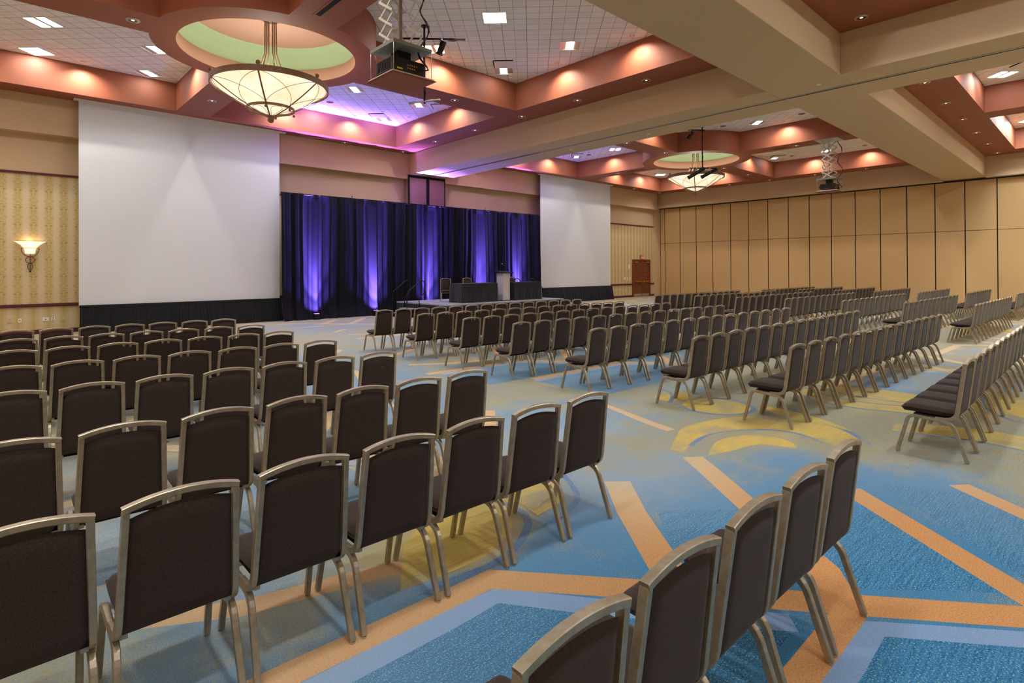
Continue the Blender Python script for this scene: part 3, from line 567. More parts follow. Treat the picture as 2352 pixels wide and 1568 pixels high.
# ================================================================= CHAIRS
def rowpath(pts, rads, n=5):
    # rounded polyline in (y,z)
    P = [Vector(p) for p in pts]; out = [P[0]]
    for i in range(1, len(P)-1):
        r = rads[i-1]; a = (P[i-1]-P[i]).normalized(); b = (P[i+1]-P[i]).normalized(); p0 = P[i]+a*r; p1 = P[i]+b*r
        for k in range(n+1):
            t = k/n; out.append((1-t)**2*p0+2*t*(1-t)*P[i]+t*t*p1)
    out.append(P[-1]); return out
def make_chair(detail=2):
    c = link('banquet_chair', None); c.empty_display_size = .1
    HY = .27  # rear feet sit at y=-HY in local space
    W = .025
    back_d = Vector((0, -.062, .46)).normalized()
    bx = lambda z: .211-(z-.40)*.034
    lx = lambda z: .2195-.009*min(1, z/.36)
    # backrest frame: two tubes bending forward under the seat, arched top rail
    mb = MB()
    for s in (-1, 1):
        path = rowpath([(.24, .372), (.083, .378), (.0175, .893)], [.085], 6 if detail > 1 else 3)
        mb.bar([(s*bx(max(.4, p.y)), p.x-HY, p.y) for p in path], W, .034, (1, 0, 0), bev=.003)
    n = 12 if detail > 1 else 6; top = []
    for i in range(n+1):
        t = -1+2*i/n; top.append((t*(bx(.90)+W/2-.001), .0155-HY, .899+.030*(1-t*t)))
    mb.bar(top, .034, .026, (0, 1, 0), bev=.003)
    tag(mb.build('back_frame', m_champ, c), 'champagne metal back frame')
    # back pad
    def pad(mb, n1, n2, face, th):
        def f(u, v):
            z = .398+(.462+.027*(1-(2*u-1)**2))*v; t = 2*u-1; x = t*(bx(max(.40, z))-.0135); yb = .083-(z-.378)*(.066/.52)
            e = (1-t**8)**.5*(1-(2*v-1)**12)**.5; return (x, yb-HY+face*(th*e)+.004, z)
        return f
    mb = MB(); n1, n2 = (14, 14) if detail > 1 else (6, 6)
    grid_mesh(n1, n2, pad(mb, n1, n2, -1, .020), mb); grid_mesh(n1, n2, pad(mb, n1, n2, 1, .032), mb); mb.build('backrest', m_uph, c)
    # seat: rounded cushion with a waterfall front
    mb = MB(); ns = 16 if detail > 1 else 8
    def st_(u, v):
        t = 2*u-1; y = .085+.44*v; w = .205-(.004 if v < .5 else 0); ex = (1-abs(t)**10)**.5; ey = (1-abs(2*v-1)**14)**.5
        x = t*w*(1-.06*(v**6)-.10*(1-v)**8); z = .437+.028*ex*ey+.010*(1-t*t)*math.sin(PI*v)+.012*v-.034*max(0, v-.82)**1.5*6*.9
        return (x, y-HY, z)
    def sb_(u, v):
        t = 2*u-1; y = .085+.44*v; w = .205; x = t*w*(1-.06*(v**6)-.10*(1-v)**8); ex = (1-abs(t)**6)**.5; ey = (1-abs(2*v-1)**14)**.5
        return (x, y-HY, .437+.012*v-.034*max(0, v-.82)**1.5*5.4-.052*ex*ey*(1-.35*max(0, v-.8)*5*0))
    grid_mesh(ns, ns, st_, mb); grid_mesh(ns, ns, sb_, mb); mb.build('seat', m_uph, c)
    # under-seat cross members
    mb = MB(); mb.box(-.2, .2, .41-HY, .43-HY, .352, .374); mb.box(-.19, .19, .15-HY, .17-HY, .366, .384, 1); mb.box(-.17, .17, .15-HY, .42-HY, .374, .388, 1)
    if detail > 1: mb.box(-.2, -.175, .10-HY, .13-HY, .372, .392); mb.box(.175, .2, .10-HY, .13-HY, .372, .392)
    mb.build('seat_frame', [m_champ, m_dark], c)
    for s in (-1, 1):
        for nm, pts in (('rear', [(0, .012), (.115, .352), (.32, .366)]), ('front', [(.545, .012), (.452, .374), (.32, .366)])):
            path = rowpath(pts, [.075 if nm == 'rear' else .055], 6 if detail > 1 else 3)
            mb = MB(); mb.bar([(s*lx(p.y), p.x-HY, p.y) for p in path], W+.003, .031, (1, 0, 0), bev=.004); leg = mb.build('leg', m_champ, c)
            if detail > 1: MB().cyl((s*.2195, pts[0][0]-HY, 0), .013, .012, 12).build('glide', m_chrome, leg)
    return c
def merged_chair(src):
    vs = []; fs = []; ms = []; sm = []; mats = []
    def walk(o):
        if o.data:
            off = len(vs); vs.extend(tuple(v.co) for v in o.data.vertices)
            for m in o.data.materials:
                if m not in mats: mats.append(m)
            for p in o.data.polygons: fs.append(tuple(i+off for i in p.vertices)); ms.append(mats.index(o.data.materials[p.material_index])); sm.append(p.use_smooth)
        for ch in KIDS.get(o.name, []): walk(ch)
    walk(src); return vs, fs, ms, sm, mats
proto_hi = make_chair(2); kids(proto_hi); proto_lo = make_chair(1); kids(proto_lo)
used = {'hi': False, 'lo': False}
def place(kind, x, y, z, rz, label, group):
    src = proto_hi if kind == 'hi' else proto_lo
    if not used[kind]: used[kind] = True; o = src; 
    else: o = copy_tree(src)
    o.location = (x, y, z); o.rotation_euler = (0, 0, rz); tag(o, label, 'chair', group); return o
HYC = .27
rowsL = [('row0', 3.098, .90, .507, 0), ('A', 3.075, 2.50, .499, -.008), ('B', 3.035, 3.79, .492, -.01), ('C', 3.055, 5.33, .489, -.02), ('D', 3.055, 6.75, .479, -.03), ('E', 3.09, 8.22, .478, -.02), ('F', 3.14, 9.55, .475, -.03), ('G', 3.165, 11.07, .473, -.025)]
nL = len(rowsL)
for k, (nm, xl, y, d, sl) in enumerate(rowsL):
    front = nL-1-k
    for i in range(8 if k == 0 else 7):
        x = xl-i*d
        if x < -.35: continue
        jit = rnd.uniform(-.02, .02)
        lab = 'brown banquet chair %s from aisle in %s row from stage, left block' % (ordn(i), ordn(front))
        if nm == 'C' and i == 0: lab = 'brown banquet chair with scuff marks on back, aisle end, left block'
        if k == 0 and i == 0: lab = 'nearest aisle-end brown banquet chair at lower right'
        ch = place('hi', x, y-sl*i+HYC, 0, jit, lab, 'left block chairs, %s row from the stage' % ordn(front))
        if nm == 'C' and i == 0:
            mb = MB(); m_scuff = base('scuff', '554B44', .8)
            for (x0_, z0_, x1_, z1_) in ((.03, .76, .045, .775), (.05, .765, .11, .78), (-.1, .72, -.08, .70), (-.08, .70, -.05, .69), (-.12, .78, -.12, .70), (-.03, .79, -.02, .74)):
                yy = lambda z: .083-(z-.378)*(.066/.52)-HYC-.0185; mb.tube([(x0_, yy(z0_), z0_), (x1_, yy(z1_), z1_)], .0013 if x0_ != .03 else .006, 5)
            mb.build('scuff_marks', m_scuff, ch)
rowsM = [(6.795, .93, .489, 0), (6.795, 2.47, .482, -.018), (6.79, 3.66, .479, -.004), (6.62, 5.21, .489, -.018), (6.53, 6.74, .487, -.022), (6.53, 8.06, .493, -.008), (6.49, 9.48, .475, -.018), (6.43, 11.0, .482, -.016)]
count = 0; stuff = []
for k, (x0, y, d, sl) in enumerate(rowsM):
    for i in range(14):
        lab = 'brown banquet chair %s from left end, %s row from stage, middle block' % (ordn(i), ordn(7-k))
        place('hi' if (k < 4 and i < 8) else 'lo', x0+i*d, y+sl*i+HYC, 0, rnd.uniform(-.02, .02), lab, 'middle block chairs, %s row from the stage' % ordn(7-k))
rowsS = [(17.2, 2.23, .477, 12), (17.03, 3.6, .49, 13), (17.13, 5.02, .479, 13), (17.17, 6.53, .468, 13), (17.03, 7.93, .474, 13), (17.16, 9.38, .478, 13), (16.98, 10.75, .476, 13)]
for k, (x0, y, d, n) in enumerate(rowsS):
    for i in range(n): place('lo', x0+i*d, y+HYC-.01*i, 0, rnd.uniform(-.006, .006), 'brown banquet chair %s from left end, %s row from stage, right block' % (ordn(i), ordn(6-k)), 'right block chairs, %s row from the stage' % ordn(6-k))
rowsT = [(25.5, 2.22, .468, 12), (24.9, 3.48, .47, 12), (24.6, 4.8, .475, 12), (24.9, 6.25, .468, 12), (25.0, 7.65, .47, 12), (24.95, 9.0, .47, 12), (24.06, 10.15, .48, 13)]
for k, (x0, y, d, n) in enumerate(rowsT):
    for i in range(n):
        if k < 3: place('lo', x0+i*d, y+HYC, 0, rnd.uniform(-.02, .02), 'brown banquet chair %s from left end, %s row from stage, far block' % (ordn(i), ordn(6-k)), 'far block chairs, %s row from the stage' % ordn(6-k))
        else: stuff.append((x0+i*d, y+HYC))
vs, fs, ms, sm, mats = merged_chair(proto_lo); V = np.array(vs); mb = MB()
for x, y in stuff:
    off = len(mb.v); mb.v += [tuple(p) for p in V+np.array([x, y, 0])]; mb.f += [tuple(i+off for i in f) for f in fs]; mb.m += ms; mb.s += sm
tag(mb.build('banquet_chairs', mats), 'farthest rows of brown banquet chairs in front of the partition wall', 'chair', kind='stuff')
place('lo', 13.38, 18.16, SZ, R(150), 'banquet chair standing on stage at left end of the table', 'chairs on the stage')
place('lo', 14.62, 18.2, SZ, R(172), 'banquet chair on stage behind the middle of left table', 'chairs on the stage'); place('lo', 17.42, 18.4, SZ, R(185), 'banquet chair on stage behind the right table', 'chairs on the stage')
# ================================================================= CHANDELIERS
m_bowl = base('alabaster_bowl', 'EFE3C4', .5, emit='FFF0CE', es=.62); m_bowl2 = m_bowl
t = NT(m_bowl); p_, x_ = t.pos(); nz = t.noise(p_, 3, 4, .6); t.l(t.mix(t.ramp(nz, .35, .65), 'F2DDB0', 'FFF6E0'), t.b.inputs['Emission Color'])
def chandelier(cx, cy, label, off):
    c = thing('chandelier', label, 'chandelier', (cx, cy, 0)); RB = 1.24; zr = 6.14; zb = 5.47
    prof = lambda t: (RB*t, zb+.03+(zr-zb-.03)*t**1.38)
    mb = MB(); P = [prof(k/14) for k in range(15)]; P[0] = (1e-3, P[0][1]); mb.lathe(P, (0, 0, 0), 64); mb.build('glass_bowl', m_bowl, c)
    mb = MB(); n = 64
    mb.sweep([((RB+.05)*math.cos(TAU*i/n), (RB+.05)*math.sin(TAU*i/n), zr+.03) for i in range(n)], [(-.012, -.065), (.012, -.065), (.012, .065), (-.012, .065)], None, True); mb.build('rim_band', m_bronze, c)
    mb = MB(); r2, z2 = prof(.38); r2 += .05; z2 -= .04; mb.sweep([(r2*math.cos(TAU*i/n), r2*math.sin(TAU*i/n), z2) for i in range(n)], [(-.008, -.03), (.008, -.03), (.008, .03), (-.008, .03)], None, True); mb.build('lower_band', m_bronze, c)
    for k in range(6):
        a = off+TAU*k/6; ca, sa = math.cos(a), math.sin(a); pts = []
        for j in range(13):
            r, z = prof(1-j/12*.6); pts.append(((r+.05)*ca, (r+.05)*sa, z-.02))
        pts += [(r2*ca, r2*sa, z2), (.05*ca, .05*sa, zb-.04)]
        mb = MB(); mb.bar(pts, .035, .012, (-sa, ca, 0)); mb.build('rib', m_bronze, c)
        mb = MB(); mb.ball(((RB+.05)*ca, (RB+.05)*sa, zr+.14), .05); mb.tube([((RB+.05)*ca, (RB+.05)*sa, zr+.06), ((RB+.05)*ca, (RB+.05)*sa, zr+.1)], .012); mb.build('rim_ball', m_bronze, c)
        MB().ball((r2*ca*1.04, r2*sa*1.04, z2-.07), .032).build('lower_ball', m_bronze, c)
        mb = MB()
        for sgn in (1, -1):
            q = []
            for j in range(13):
                f_ = j/12; r, z = prof(1-f_*.6); b = a+sgn*TAU/6*f_**.8; q.append(((r+.045)*math.cos(b), (r+.045)*math.sin(b), z-.012-.0*f_))
            mb.tube(q, .0055, 5)
        q = []
        for j in range(16):
            w_ = TAU*j/16; rr_ = r2*(.52+.46*math.cos(w_)); b = a+TAU/12+.42*math.sin(w_)*(.5+.5*rr_/r2); f_ = rr_/r2; q.append((rr_*math.cos(b), rr_*math.sin(b), zb-.03+(z2-zb)*f_))
        mb.tube(q, .005, 5, True); mb.build('wire_scroll', m_bronze, c)
        a2 = a+TAU/12; pts = [(.7*math.cos(a2), .7*math.sin(a2), zr-.1), (.45*math.cos(a2), .45*math.sin(a2), zr+.15), (.24*math.cos(a2), .24*math.sin(a2), zr+.45), (.13*math.cos(a2), .13*math.sin(a2), zr+.8), (.12*math.cos(a2), .12*math.sin(a2), 7.74)]
        MB().tube(pts, .016, 8).build('stem', m_bronze, c)
    mb = MB(); mb.ball((0, 0, zb-.09), .075); mb.cyl((0, 0, zb-.04), .06, .03, 20); mb.build('finial', m_bronze, c)
    MB().cyl((0, 0, 7.73), .2, .04, 24).build('canopy', m_bronze, c)
    lamp('POINT', 'bulb', (0, 0, 6.35), 36, (.95, 1, 1), c, shadow_soft_size=.25)
    lamp('AREA', 'bowl_lamp', (0, 0, 5.2), 1, (1, .86, .66), c, size=.1) if 0 else None
chandelier(4.92, 13.6, 'large bronze and alabaster bowl chandelier at upper left', R(-1)); chandelier(24.6, 13.55, 'smaller-looking distant bowl chandelier over the right seating', R(26))
# ================================================================= CEILING FIXTURES
m_diff = base('lamp_diffuser', 'FFFFFF', .5, emit='F3FAFF', es=TROF)
m_diffr = base('lamp_diffuser_rear', 'FFFFFF', .5, emit='F3FAFF', es=TROF*2.6)
m_refl = base('louvre_reflector', 'B8B8B4', .35, .6)
def troffer(x, y, kind, label, m_diff=m_diff):
    t = thing('ceiling_light', label, 'ceiling light', (x, y, ZT), R(45), 'recessed ceiling lights'); h = .285
    mb = MB(); 
    for a in ((-h, h, -h, -h+.02), (-h, h, h-.02, h), (-h, -h+.02, -h+.02, h-.02), (h-.02, h, -h+.02, h-.02)): mb.box(*a, -.012, 0)
    mb.build('frame', m_white, t)
    if kind == 'full': MB().box(-h+.02, h-.02, -h+.02, h-.02, -.008, -.002).build('diffuser', m_diff, t)
    elif kind == 'double':
        for s in (-1, 1): MB().box(-h+.03, h-.03, s*.14-.09, s*.14+.09, -.008, -.002).build('diffuser', m_diff, t)
        MB().box(-h+.02, h-.02, -.05, .05, -.006, -.001).build('reflector', m_refl, t)
    else:
        MB().box(-h+.03, h-.03, -.1, .1, -.01, -.004).build('diffuser', m_diff, t); MB().box(-h+.02, h-.02, -h+.02, h-.02, -.004, -.001).build('reflector', m_refl, t)
def vent(x, y, label, rz=R(45), s=.28):
    v = thing('air_vent', label, 'air vent', (x, y, ZT), rz); MB().box(-s, s, -s, s, -.03, 0).build('plate', m_white, v, bevel=.004); MB().box(-s, s, s, s+.03, -.02, 0).box(-s-.02, -s, -s, s, -.02, 0).build('shadow_gap', m_dark, v)
TL_ = [(1.0, 17.47, 'double', 'twin-tube light in tile coffer at far upper left'), (1.0, 19.9, 'full', 'fully bright square light near stage wall, far left coffer'), (3.58, 19.85, 'mid', 'louvred light with narrow lens above left screen'), (3.35, 17.6, 'mid', 'light partly hidden by the left ring'),
 (8.9, 17.1, 'mid', 'louvred light right of the near chandelier'), (8.95, 19.75, 'full', 'fully bright light in the violet-lit coffer'), (11.5, 19.7, 'mid', 'louvred light next to an air vent, violet-lit coffer'), (11.42, 17.15, 'mid', 'louvred light just above the lower pole crossbar'),
 (8.82, 10.0, 'full', 'bright square light in the big tile coffer, upper centre'), (11.37, 12.5, 'mid', 'louvred light with vent in the big tile coffer'), (8.86, 12.54, 'double', 'twin light behind the projector and spotlight pole'), (11.4, 9.9, 'mid', 'light at the beam side of the big tile coffer'),
 (22.9, 16.95, 'double', 'twin square light in far violet-tinted coffer'), (22.88, 19.45, 'mid', 'louvred light nearest stage wall in far bay'), (31.2, 19.6, 'full', 'bright light above and left of far chandelier'), (23.1, 9.95, 'mid', 'louvred light in far bay above beam edge'), (31.2, 12.5, 'mid', 'louvred light right of the far chandelier'), (31.3, 10.0, 'mid', 'light behind the far scissor lift'), (28.0, 17.3, 'mid', 'light hidden behind the far ring'),
 (23.05, 2.33, 'double', 'twin-tube light at far upper right'), (20.5, 10.2, 'mid', 'light hidden above the track beam')]
for a in TL_: troffer(*a)
NREAR = [0]
for cx, cy in ((4.92, -3.9), (24.6, -3.9)):
    NREAR[0] = 0
    for dx in (-6.4, -3.9, 4.0, 6.5):
        for dy in (-6.2, -3.6, 3.6, 6.2):
            if abs(cx+dx-23.05) < 3 and dy > 5: continue
            NREAR[0] += 1; troffer(cx+dx, cy+dy, 'full', 'recessed square light over the rear of the room, %s in its bay, %s' % (ordn((NREAR[0]-1) % 16), 'beam side' if cx < 10 else 'partition side'), m_diffr)
for dx in (-6.4, -3.9): 
    for dy in (-3.6, -6.2): troffer(4.92+dx, 13.6+dy, 'full', 'recessed square light in near left coffer, %s from the cross beam, %s column' % ('first' if dy < -5 else 'second', 'outer' if dx < -5 else 'inner'))
for x, y in ((-1.5, 17.5), (-1.5, 20)): troffer(x, y, 'full', 'recessed square light left of the twin-tube light, %s from stage wall' % ('first' if y > 18 else 'second'))
vent(11.0, 12.08, 'square air vent beside light in the big tile coffer'); vent(11.05, 19.35, 'square air vent in the violet-lit coffer'); vent(22.5, 19.05, 'square air vent in far violet-tinted coffer'); vent(22.35, 1.7, 'square air vent with dark edge at far upper right'); vent(12.1, 16.75, 'dark-edged air vent in coffer corner by the beam'); vent(30.8, 12.2, 'square air vent right of the far chandelier')
for i, (x, y, lab) in enumerate(((8.85, 11.71, 'copper-tinted ceiling speaker beside the spotlight pole'), (9.27, 10.45, 'faint round ceiling speaker below the bright square light'), (8.92, 18.98, 'red-tinted ceiling speaker in the violet coffer'), (9.34, 17.7, 'pale ceiling disc beside a louvred light'), (22.59, 11.18, 'round ceiling speaker right of far spotlight'), (23.08, 8.24, 'round ceiling speaker by cross beam, far bay'), (23.0, 18.69, 'round ceiling speaker beside twin light, far bay'), (31.3, 11.68, 'round ceiling speaker between lights, far right coffer'), (31.32, 8.29, 'round ceiling speaker near the cross beam end'))):
    s = thing('ceiling_speaker', lab, 'ceiling speaker', (x, y, ZT)); MB().lathe([(1e-3, -.03), (.05, -.028), (.09, -.012), (.12, -.006), (.13, 0)], (0, 0, 0), 24).build('grille', m_white if i in (1, 3) else base('copper%d' % i, '8F5A40', .5, .3), s)
# recessed downlights
m_trim = base('downlight_trim', 'BCAFA0', .3, .5); m_can = base('downlight_can', '6A5A4E', .25, .8); m_glow = base('downlight_bulb', 'FFE8C8', .4, emit='FFE2B8', es=1.2)
def downlight(x, y, label):
    d = thing('downlight', label, 'downlight', (x, y, ZS), 0, 'recessed soffit downlights'); MB().lathe([(.085, -.012), (.125, -.012), (.13, 0)], (0, 0, 0), 28).build('trim_ring', m_trim, d); MB().lathe([(.03, -.002), (.085, -.010)], (0, 0, 0), 28).build('reflector', m_can, d); MB().cyl((0, 0, -.007), .03, .004, 16).build('bulb', m_glow, d)
DL = [(2.18, 13.6, 'bright open downlight on the left bar of the near ring'), (4.95, 18.45, 'downlight between ring and left screen'), (10.46, 20.95, 'downlight in violet soffit right of the left screen'), (13.15, 20.93, 'downlight in violet corner by beam and stage wall'), (7.7, 20.95, 'downlight near right end of left screen slot'),
 (13.07, 18.42, 'downlight on beam-side soffit, second from stage wall'), (13.07, 15.95, 'downlight on beam-side soffit, third from stage wall'), (13.07, 13.48, 'downlight on beam-side soffit, fourth from stage wall'), (13.07, 11.06, 'downlight on beam-side soffit, fifth from stage wall'), (13.07, 8.63, 'downlight on beam-side soffit, sixth from stage wall'), (10.32, 13.54, 'downlight on bar right of the near projector'),
 (13.07, 3.5, 'downlight in dark red soffit at top right'), (18.97, 13.46, 'downlight left of the far ring, nearer'), (21.81, 13.48, 'downlight left of the far ring, farther'), (24.55, 17.99, 'downlight beyond the far ring toward stage wall'), (30.11, 20.85, 'downlight on far stage-side soffit, left of corner'), (33.05, 20.85, 'downlight in the far corner of the soffit'),
 (24.66, 9.03, 'downlight on bar beside the far scissor lift'), (30.31, 13.59, 'downlight right of far chandelier on bar'), (27.44, 13.55, 'downlight touching the far ring'), (33.1, 13.6, 'downlight on partition-side soffit, middle'), (33.1, 16.0, 'downlight on partition-side soffit behind the chandelier'), (33.1, 11.16, 'downlight left of the far scissor lift'), (33.1, 8.72, 'downlight right of the far scissor lift'), (27.4, 20.9, 'downlight behind top of far screen'),
 (18.97, 3.55, 'largest-looking downlight in dark red soffit at right'), (21.82, 3.55, 'second downlight along the dark red soffit at right'), (24.64, 3.55, 'third downlight along the dark red soffit at right'), (27.46, 3.55, 'fourth downlight along the dark red soffit at right'), (30.28, 3.55, 'fifth downlight along the dark red soffit at right'), (33.0, 3.55, 'last downlight along the dark red soffit at right')]
for a in DL: downlight(*a)
def slot(x, y0, y1, label):
    s = thing('slot_diffuser', label, 'air vent', (x, 0, ZS)); MB().box(-.09, .09, y0, y1, -.008, 0).build('flange', m_terra, s); MB().box(-.05, .05, y0+.06, y1-.06, -.012, -.007).build('slot', m_dark, s)
slot(4.85, 9.2, 10.9, 'black linear air slot on bar above near ring'); slot(24.55, 16.3, 17.5, 'thin linear air slot on bar left of far ring'); slot(24.67, 9.35, 10.0, 'thin linear air slot near the far scissor lift')
for i, (x, y, lab) in enumerate(((16.0-1.0, 13.0, 'small round sprinkler cap on beam, middle'), (15.1, 9.9, 'small round sprinkler cap on beam above far ring'), (15.1, 16.6, 'small round sprinkler cap on beam nearest the stage'), (13.95, 4.6, 'small yellowish sprinkler cap at the beam crossing'), (32.6, 4.85, 'small round sprinkler cap at cross beam far end'))):
    s = thing('sprinkler_cap', lab, 'sprinkler', (x, y, ZB)); MB().cyl((0, 0, -.012), .05, .012, 20).build('disc', m_white, s)
# coffer wall washers: warm recessed spots in the tile close to the coffer walls
def washers(ci, which):
    x0, x1, y0, y1, cx, cy = cells[ci]; e = 1.15; x0e, x1e = x0+e, (32.45 if ci in (1, 3) else x1-e); y0e = y0+e; y1e = 20.35 if y1 > 20 else y1-e; g = .36
    P = []
    for q in which:
        sx = 1 if '+x' in q else -1; sy = 1 if '+y' in q else -1
        X = (x1e-g) if sx > 0 else (x0e+g); Y = (y1e-g) if sy > 0 else (y0e+g)
        offs = (2.6, 5.2) 
        for o_ in offs: P.append((cx+sx*(o_+.3), Y)); P.append((X, cy+sy*o_))
        P.append((cx+sx*4.6, cy+sy*(BW+g))); P.append((cx+sx*(BW+g), cy+sy*4.4))
    for pi_, (x, y) in enumerate(P):
        w = thing('wall_washer', 'small recessed wall-wash lamp, %s of the %s coffer, %s' % (ordn(pi_ % 6), ['first', 'second', 'third', 'fourth'][pi_//6], names[ci]), 'ceiling light', (x, y, ZT), 0, 'coffer wall-wash lamps'); MB().lathe([(.03, -.004), (.06, -.006), (.075, 0)], (0, 0, 0), 16).build('trim_ring', m_trim, w)
        lamp('SPOT', 'beam', (0, 0, -.02), SPOT_W, (1, .9, .8), w, spot_size=R(146), spot_blend=.9, shadow_soft_size=.03)
washers(0, ('-x+y', '+x+y', '+x-y', '-x-y')); washers(1, ('-x+y', '+x+y', '+x-y', '-x-y')); washers(3, ('-x+y', '+x+y'))
# ================================================================= PROJECTOR LIFTS
def scissor(mb, x, y0, y1, z0, z1, n, axis):
    h = (z1-z0)/n
    for k in range(n):
        a, b = z0+k*h, z0+(k+1)*h
        for s in (0, 1):
            p, q = (y0, a) if s == 0 else (y1, a), (y1, b) if s == 0 else (y0, b); o_ = .012*(1 if s else -1)
            pts = [(x+o_, p[0], p[1]), (x+o_, q[0], q[1])] if axis == 'y' else [(p[0], x+o_, p[1]), (q[0], x+o_, q[1])]
            mb.bar(pts, .014, .038, (1, 0, 0) if axis == 'y' else (0, 1, 0), bev=.002)
m_plat = base('platform_grey', '8E9188', .5, .3)
def lift(x, y, label, plabel, flip, seed):
    zp = 5.34; zb_ = 4.86; c = thing('projector_lift', label, 'projector lift', (x, y, 0))
    MB().box(-.42, .42, -.42, .42, ZS-.02, ZS).build('ceiling_plate', m_lift, c)
    for sx in (-.27, .27): mb = MB(); scissor(mb, sx, -.2, .2, zp+.04, ZS-.02, 6, 'y'); mb.build('scissor_arms', m_lift, c)
    mb = MB(); scissor(mb, .2, -.22, .22, zp+.04, ZS-.02, 6, 'x'); mb.build('scissor_arms', m_lift, c)
    mb = MB(); mb.box(-.36, .36, -.36, .36, zp-.012, zp); 
    for a in ((-.36, .36, -.36, -.33), (-.36, .36, .33, .36), (-.36, -.33, -.33, .33), (.33, .36, -.33, .33)): mb.box(*a, zp, zp+.04)
    mb.build('platform', m_plat, c)
    mb = MB()
    for sx in (-.35, .35):
        for sy in (-.35, .35): mb.tube([(sx, sy, zp), (sx, sy, zb_+.02)], .005, 6)
    mb.build('hanger_rods', m_alu, c)
    lidm = MB().box(-.41, .41, -.41, .41, zb_-.006, zb_+.002).box(-.38, .38, -.38, .38, zb_-.014, zb_-.006).build('closure_panel', m_terra, c); MB().box(-.38, .38, -.38, .38, zb_+.002, zb_+.03).build('panel_edge', m_white, c)
    MB().box(-.03, .03, .0, .04, zp+.02, ZS).build('cable_tape', m_alu, c)
    pr = thing('projector', plabel, 'projector', (x, y, zb_+.03))
    MB().box(-.32, .28, -.27, .25, .045, .26).build('body', base('projector_black%d' % seed, '16181A', .4), pr, bevel=.012)
    mb = MB()
    for k in range(9): mb.box(-.326, -.318, -.2+k*.045, -.175+k*.045, .08, .24)
    mb.build('vent_grille', m_black, pr)
    MB().tube([(-.1, .24, .16), (-.1, .34, .16)], .05, 18).build('lens', m_black, pr)
    mb = MB()
    for k in range(5): mb.box(-.05+k*.04, -.03+k*.04, -.275, -.268, .16, .18); mb.box(-.05+k*.04, -.03+k*.04, -.275, -.268, .11, .13)
    mb.build('ports', base('port_brass%d' % seed, 'C9A06A', .4, .6), pr); MB().box(-.24, -.14, -.273, -.268, .075, .1).build('warning_sticker', base('sticker%d' % seed, 'C8D020', .6), pr)
    MB().box(-.12, .12, -.1, .1, .27, zp-zb_-.04).build('mount', m_black, pr)
    cb = thing('cable_bundle', 'black cables hanging down the '+('near' if seed == 0 else 'far')+' projector lift', 'cable', (x, y, 0)); r = random.Random(seed); mb = MB()
    for q in range(4):
        pts = []
        for k in range(28): z_ = ZS-.02-(ZS-5.05)*k/27; pts.append((.22+.05*math.sin(k*.75+q*.2)+q*.008, -.32+.09*math.cos(k*.55)+q*.006, z_))
        pts += [(.15, -.3, 4.98), (.1, -.26, 5.02+.02*q)]; mb.tube(pts, .008, 6)
    mb.build('wires', m_black, cb)
lift(4.93, 7.9, 'scissor lift lowering a projector at top centre', 'black projector hanging in the lift at top centre', 0, 0); lift(24.6, 7.75, 'white scissor lift hanging over the far right seating', 'black projector in the distant scissor lift', 0, 1)
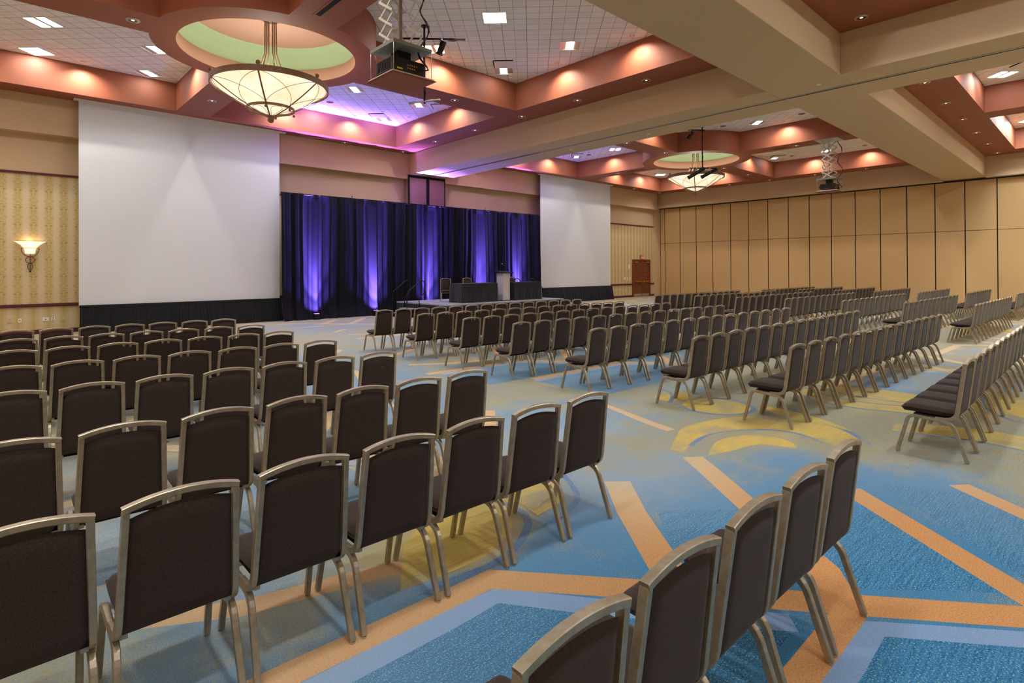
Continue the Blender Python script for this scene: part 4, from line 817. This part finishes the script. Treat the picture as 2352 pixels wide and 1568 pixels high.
# ================================================================= LIGHTING POLES
def spotfix(x, y, z, rz, tilt, label, L=.36, r=.075):
    s = thing('stage_spotlight', label, 'spotlight', (x, y, z), rz); b = link('body', None) if 0 else None
    ct, st2 = math.cos(tilt), math.sin(tilt); a = Vector((0, ct, -st2))
    P = lambda t: tuple(Vector((0, 0, -.16))+a*t)
    mb = MB(); mb.sweep([P(-L/2), P(-L/2+.05), P(L/2-.12), P(L/2)], [(r*math.cos(TAU*j/14), r*math.sin(TAU*j/14)) for j in range(14)], (1, 0, 0)); mb.build('barrel', m_black, s)
    mb = MB(); mb.tube([P(L/2), P(L/2+.04)], r*1.15, 14); mb.build('lens_hood', m_black, s)
    mb = MB(); mb.tube([(-.09, 0, -.16), (-.09, 0, -.02), (.09, 0, -.02), (.09, 0, -.16)], .008); mb.box(-.03, .03, -.03, .03, -.03, .05); mb.build('yoke', m_alu, s)
def pole(x, y, zt_, zb_, label, far):
    p = thing('lighting_pole', label, 'lighting pole', (x, y, 0)); MB().tube([(0, 0, zb_-.05), (0, 0, zt_)], .025, 10).build('pole', m_black, p); MB().cyl((0, 0, zt_-.03), .08, .03, 16).build('ceiling_flange', m_black, p)
    A = (math.cos(R(-40)), math.sin(R(-40)))
    MB().tube([(-.55*A[0], -.55*A[1], zt_-.32), (1.0*A[0], 1.0*A[1], zt_-.32)] if not far else [(-.6*A[0], -.6*A[1], zt_-.15), (.1*A[0], .1*A[1], zt_-.15)], .024, 10).build('upper_crossbar', m_black, p)
    B = (math.cos(R(-62)), math.sin(R(-62))) 
    if not far: MB().tube([(-.42*B[0], -.42*B[1], zb_), (.42*B[0], .42*B[1], zb_)], .026, 10).build('lower_crossbar', m_alu, p)
    else: MB().tube([(-.55*A[0], -.55*A[1], zb_), (.55*A[0], .55*A[1], zb_)], .024, 10).build('lower_crossbar', m_black, p)
    mb = MB(); mb.tube([(.03*math.cos(k*.9), .03*math.sin(k*.9), zt_-.3-k*.05) for k in range(int((zt_-zb_-.3)/.05))], .007, 5); mb.build('wrapped_cable', m_black, p)
pole(7.84, 11.5, ZT, 5.93, 'black lighting pole behind near projector', False); pole(22.0, 11.8, ZT, 6.04, 'black lighting pole in front of far chandelier', True)
A = (math.cos(R(-40)), math.sin(R(-40)))
spotfix(7.84+.42*A[0], 11.5+.42*A[1], ZT-.36, R(10), R(60), 'dark spotlight clamped to the upper crossbar, near pole', .3)
spotfix(22.0-.5*A[0], 11.8-.5*A[1], ZT-.19, R(20), R(55), 'small spotlight at the top of the far pole', .3); spotfix(22.0-.25*A[0], 11.8-.25*A[1], 6.0, R(50), R(30), 'left long spotlight at bottom of the far pole', .75, .075); spotfix(22.0+.3*A[0], 11.8+.3*A[1], 6.0, R(50), R(28), 'right long spotlight at bottom of the far pole', .7, .07)
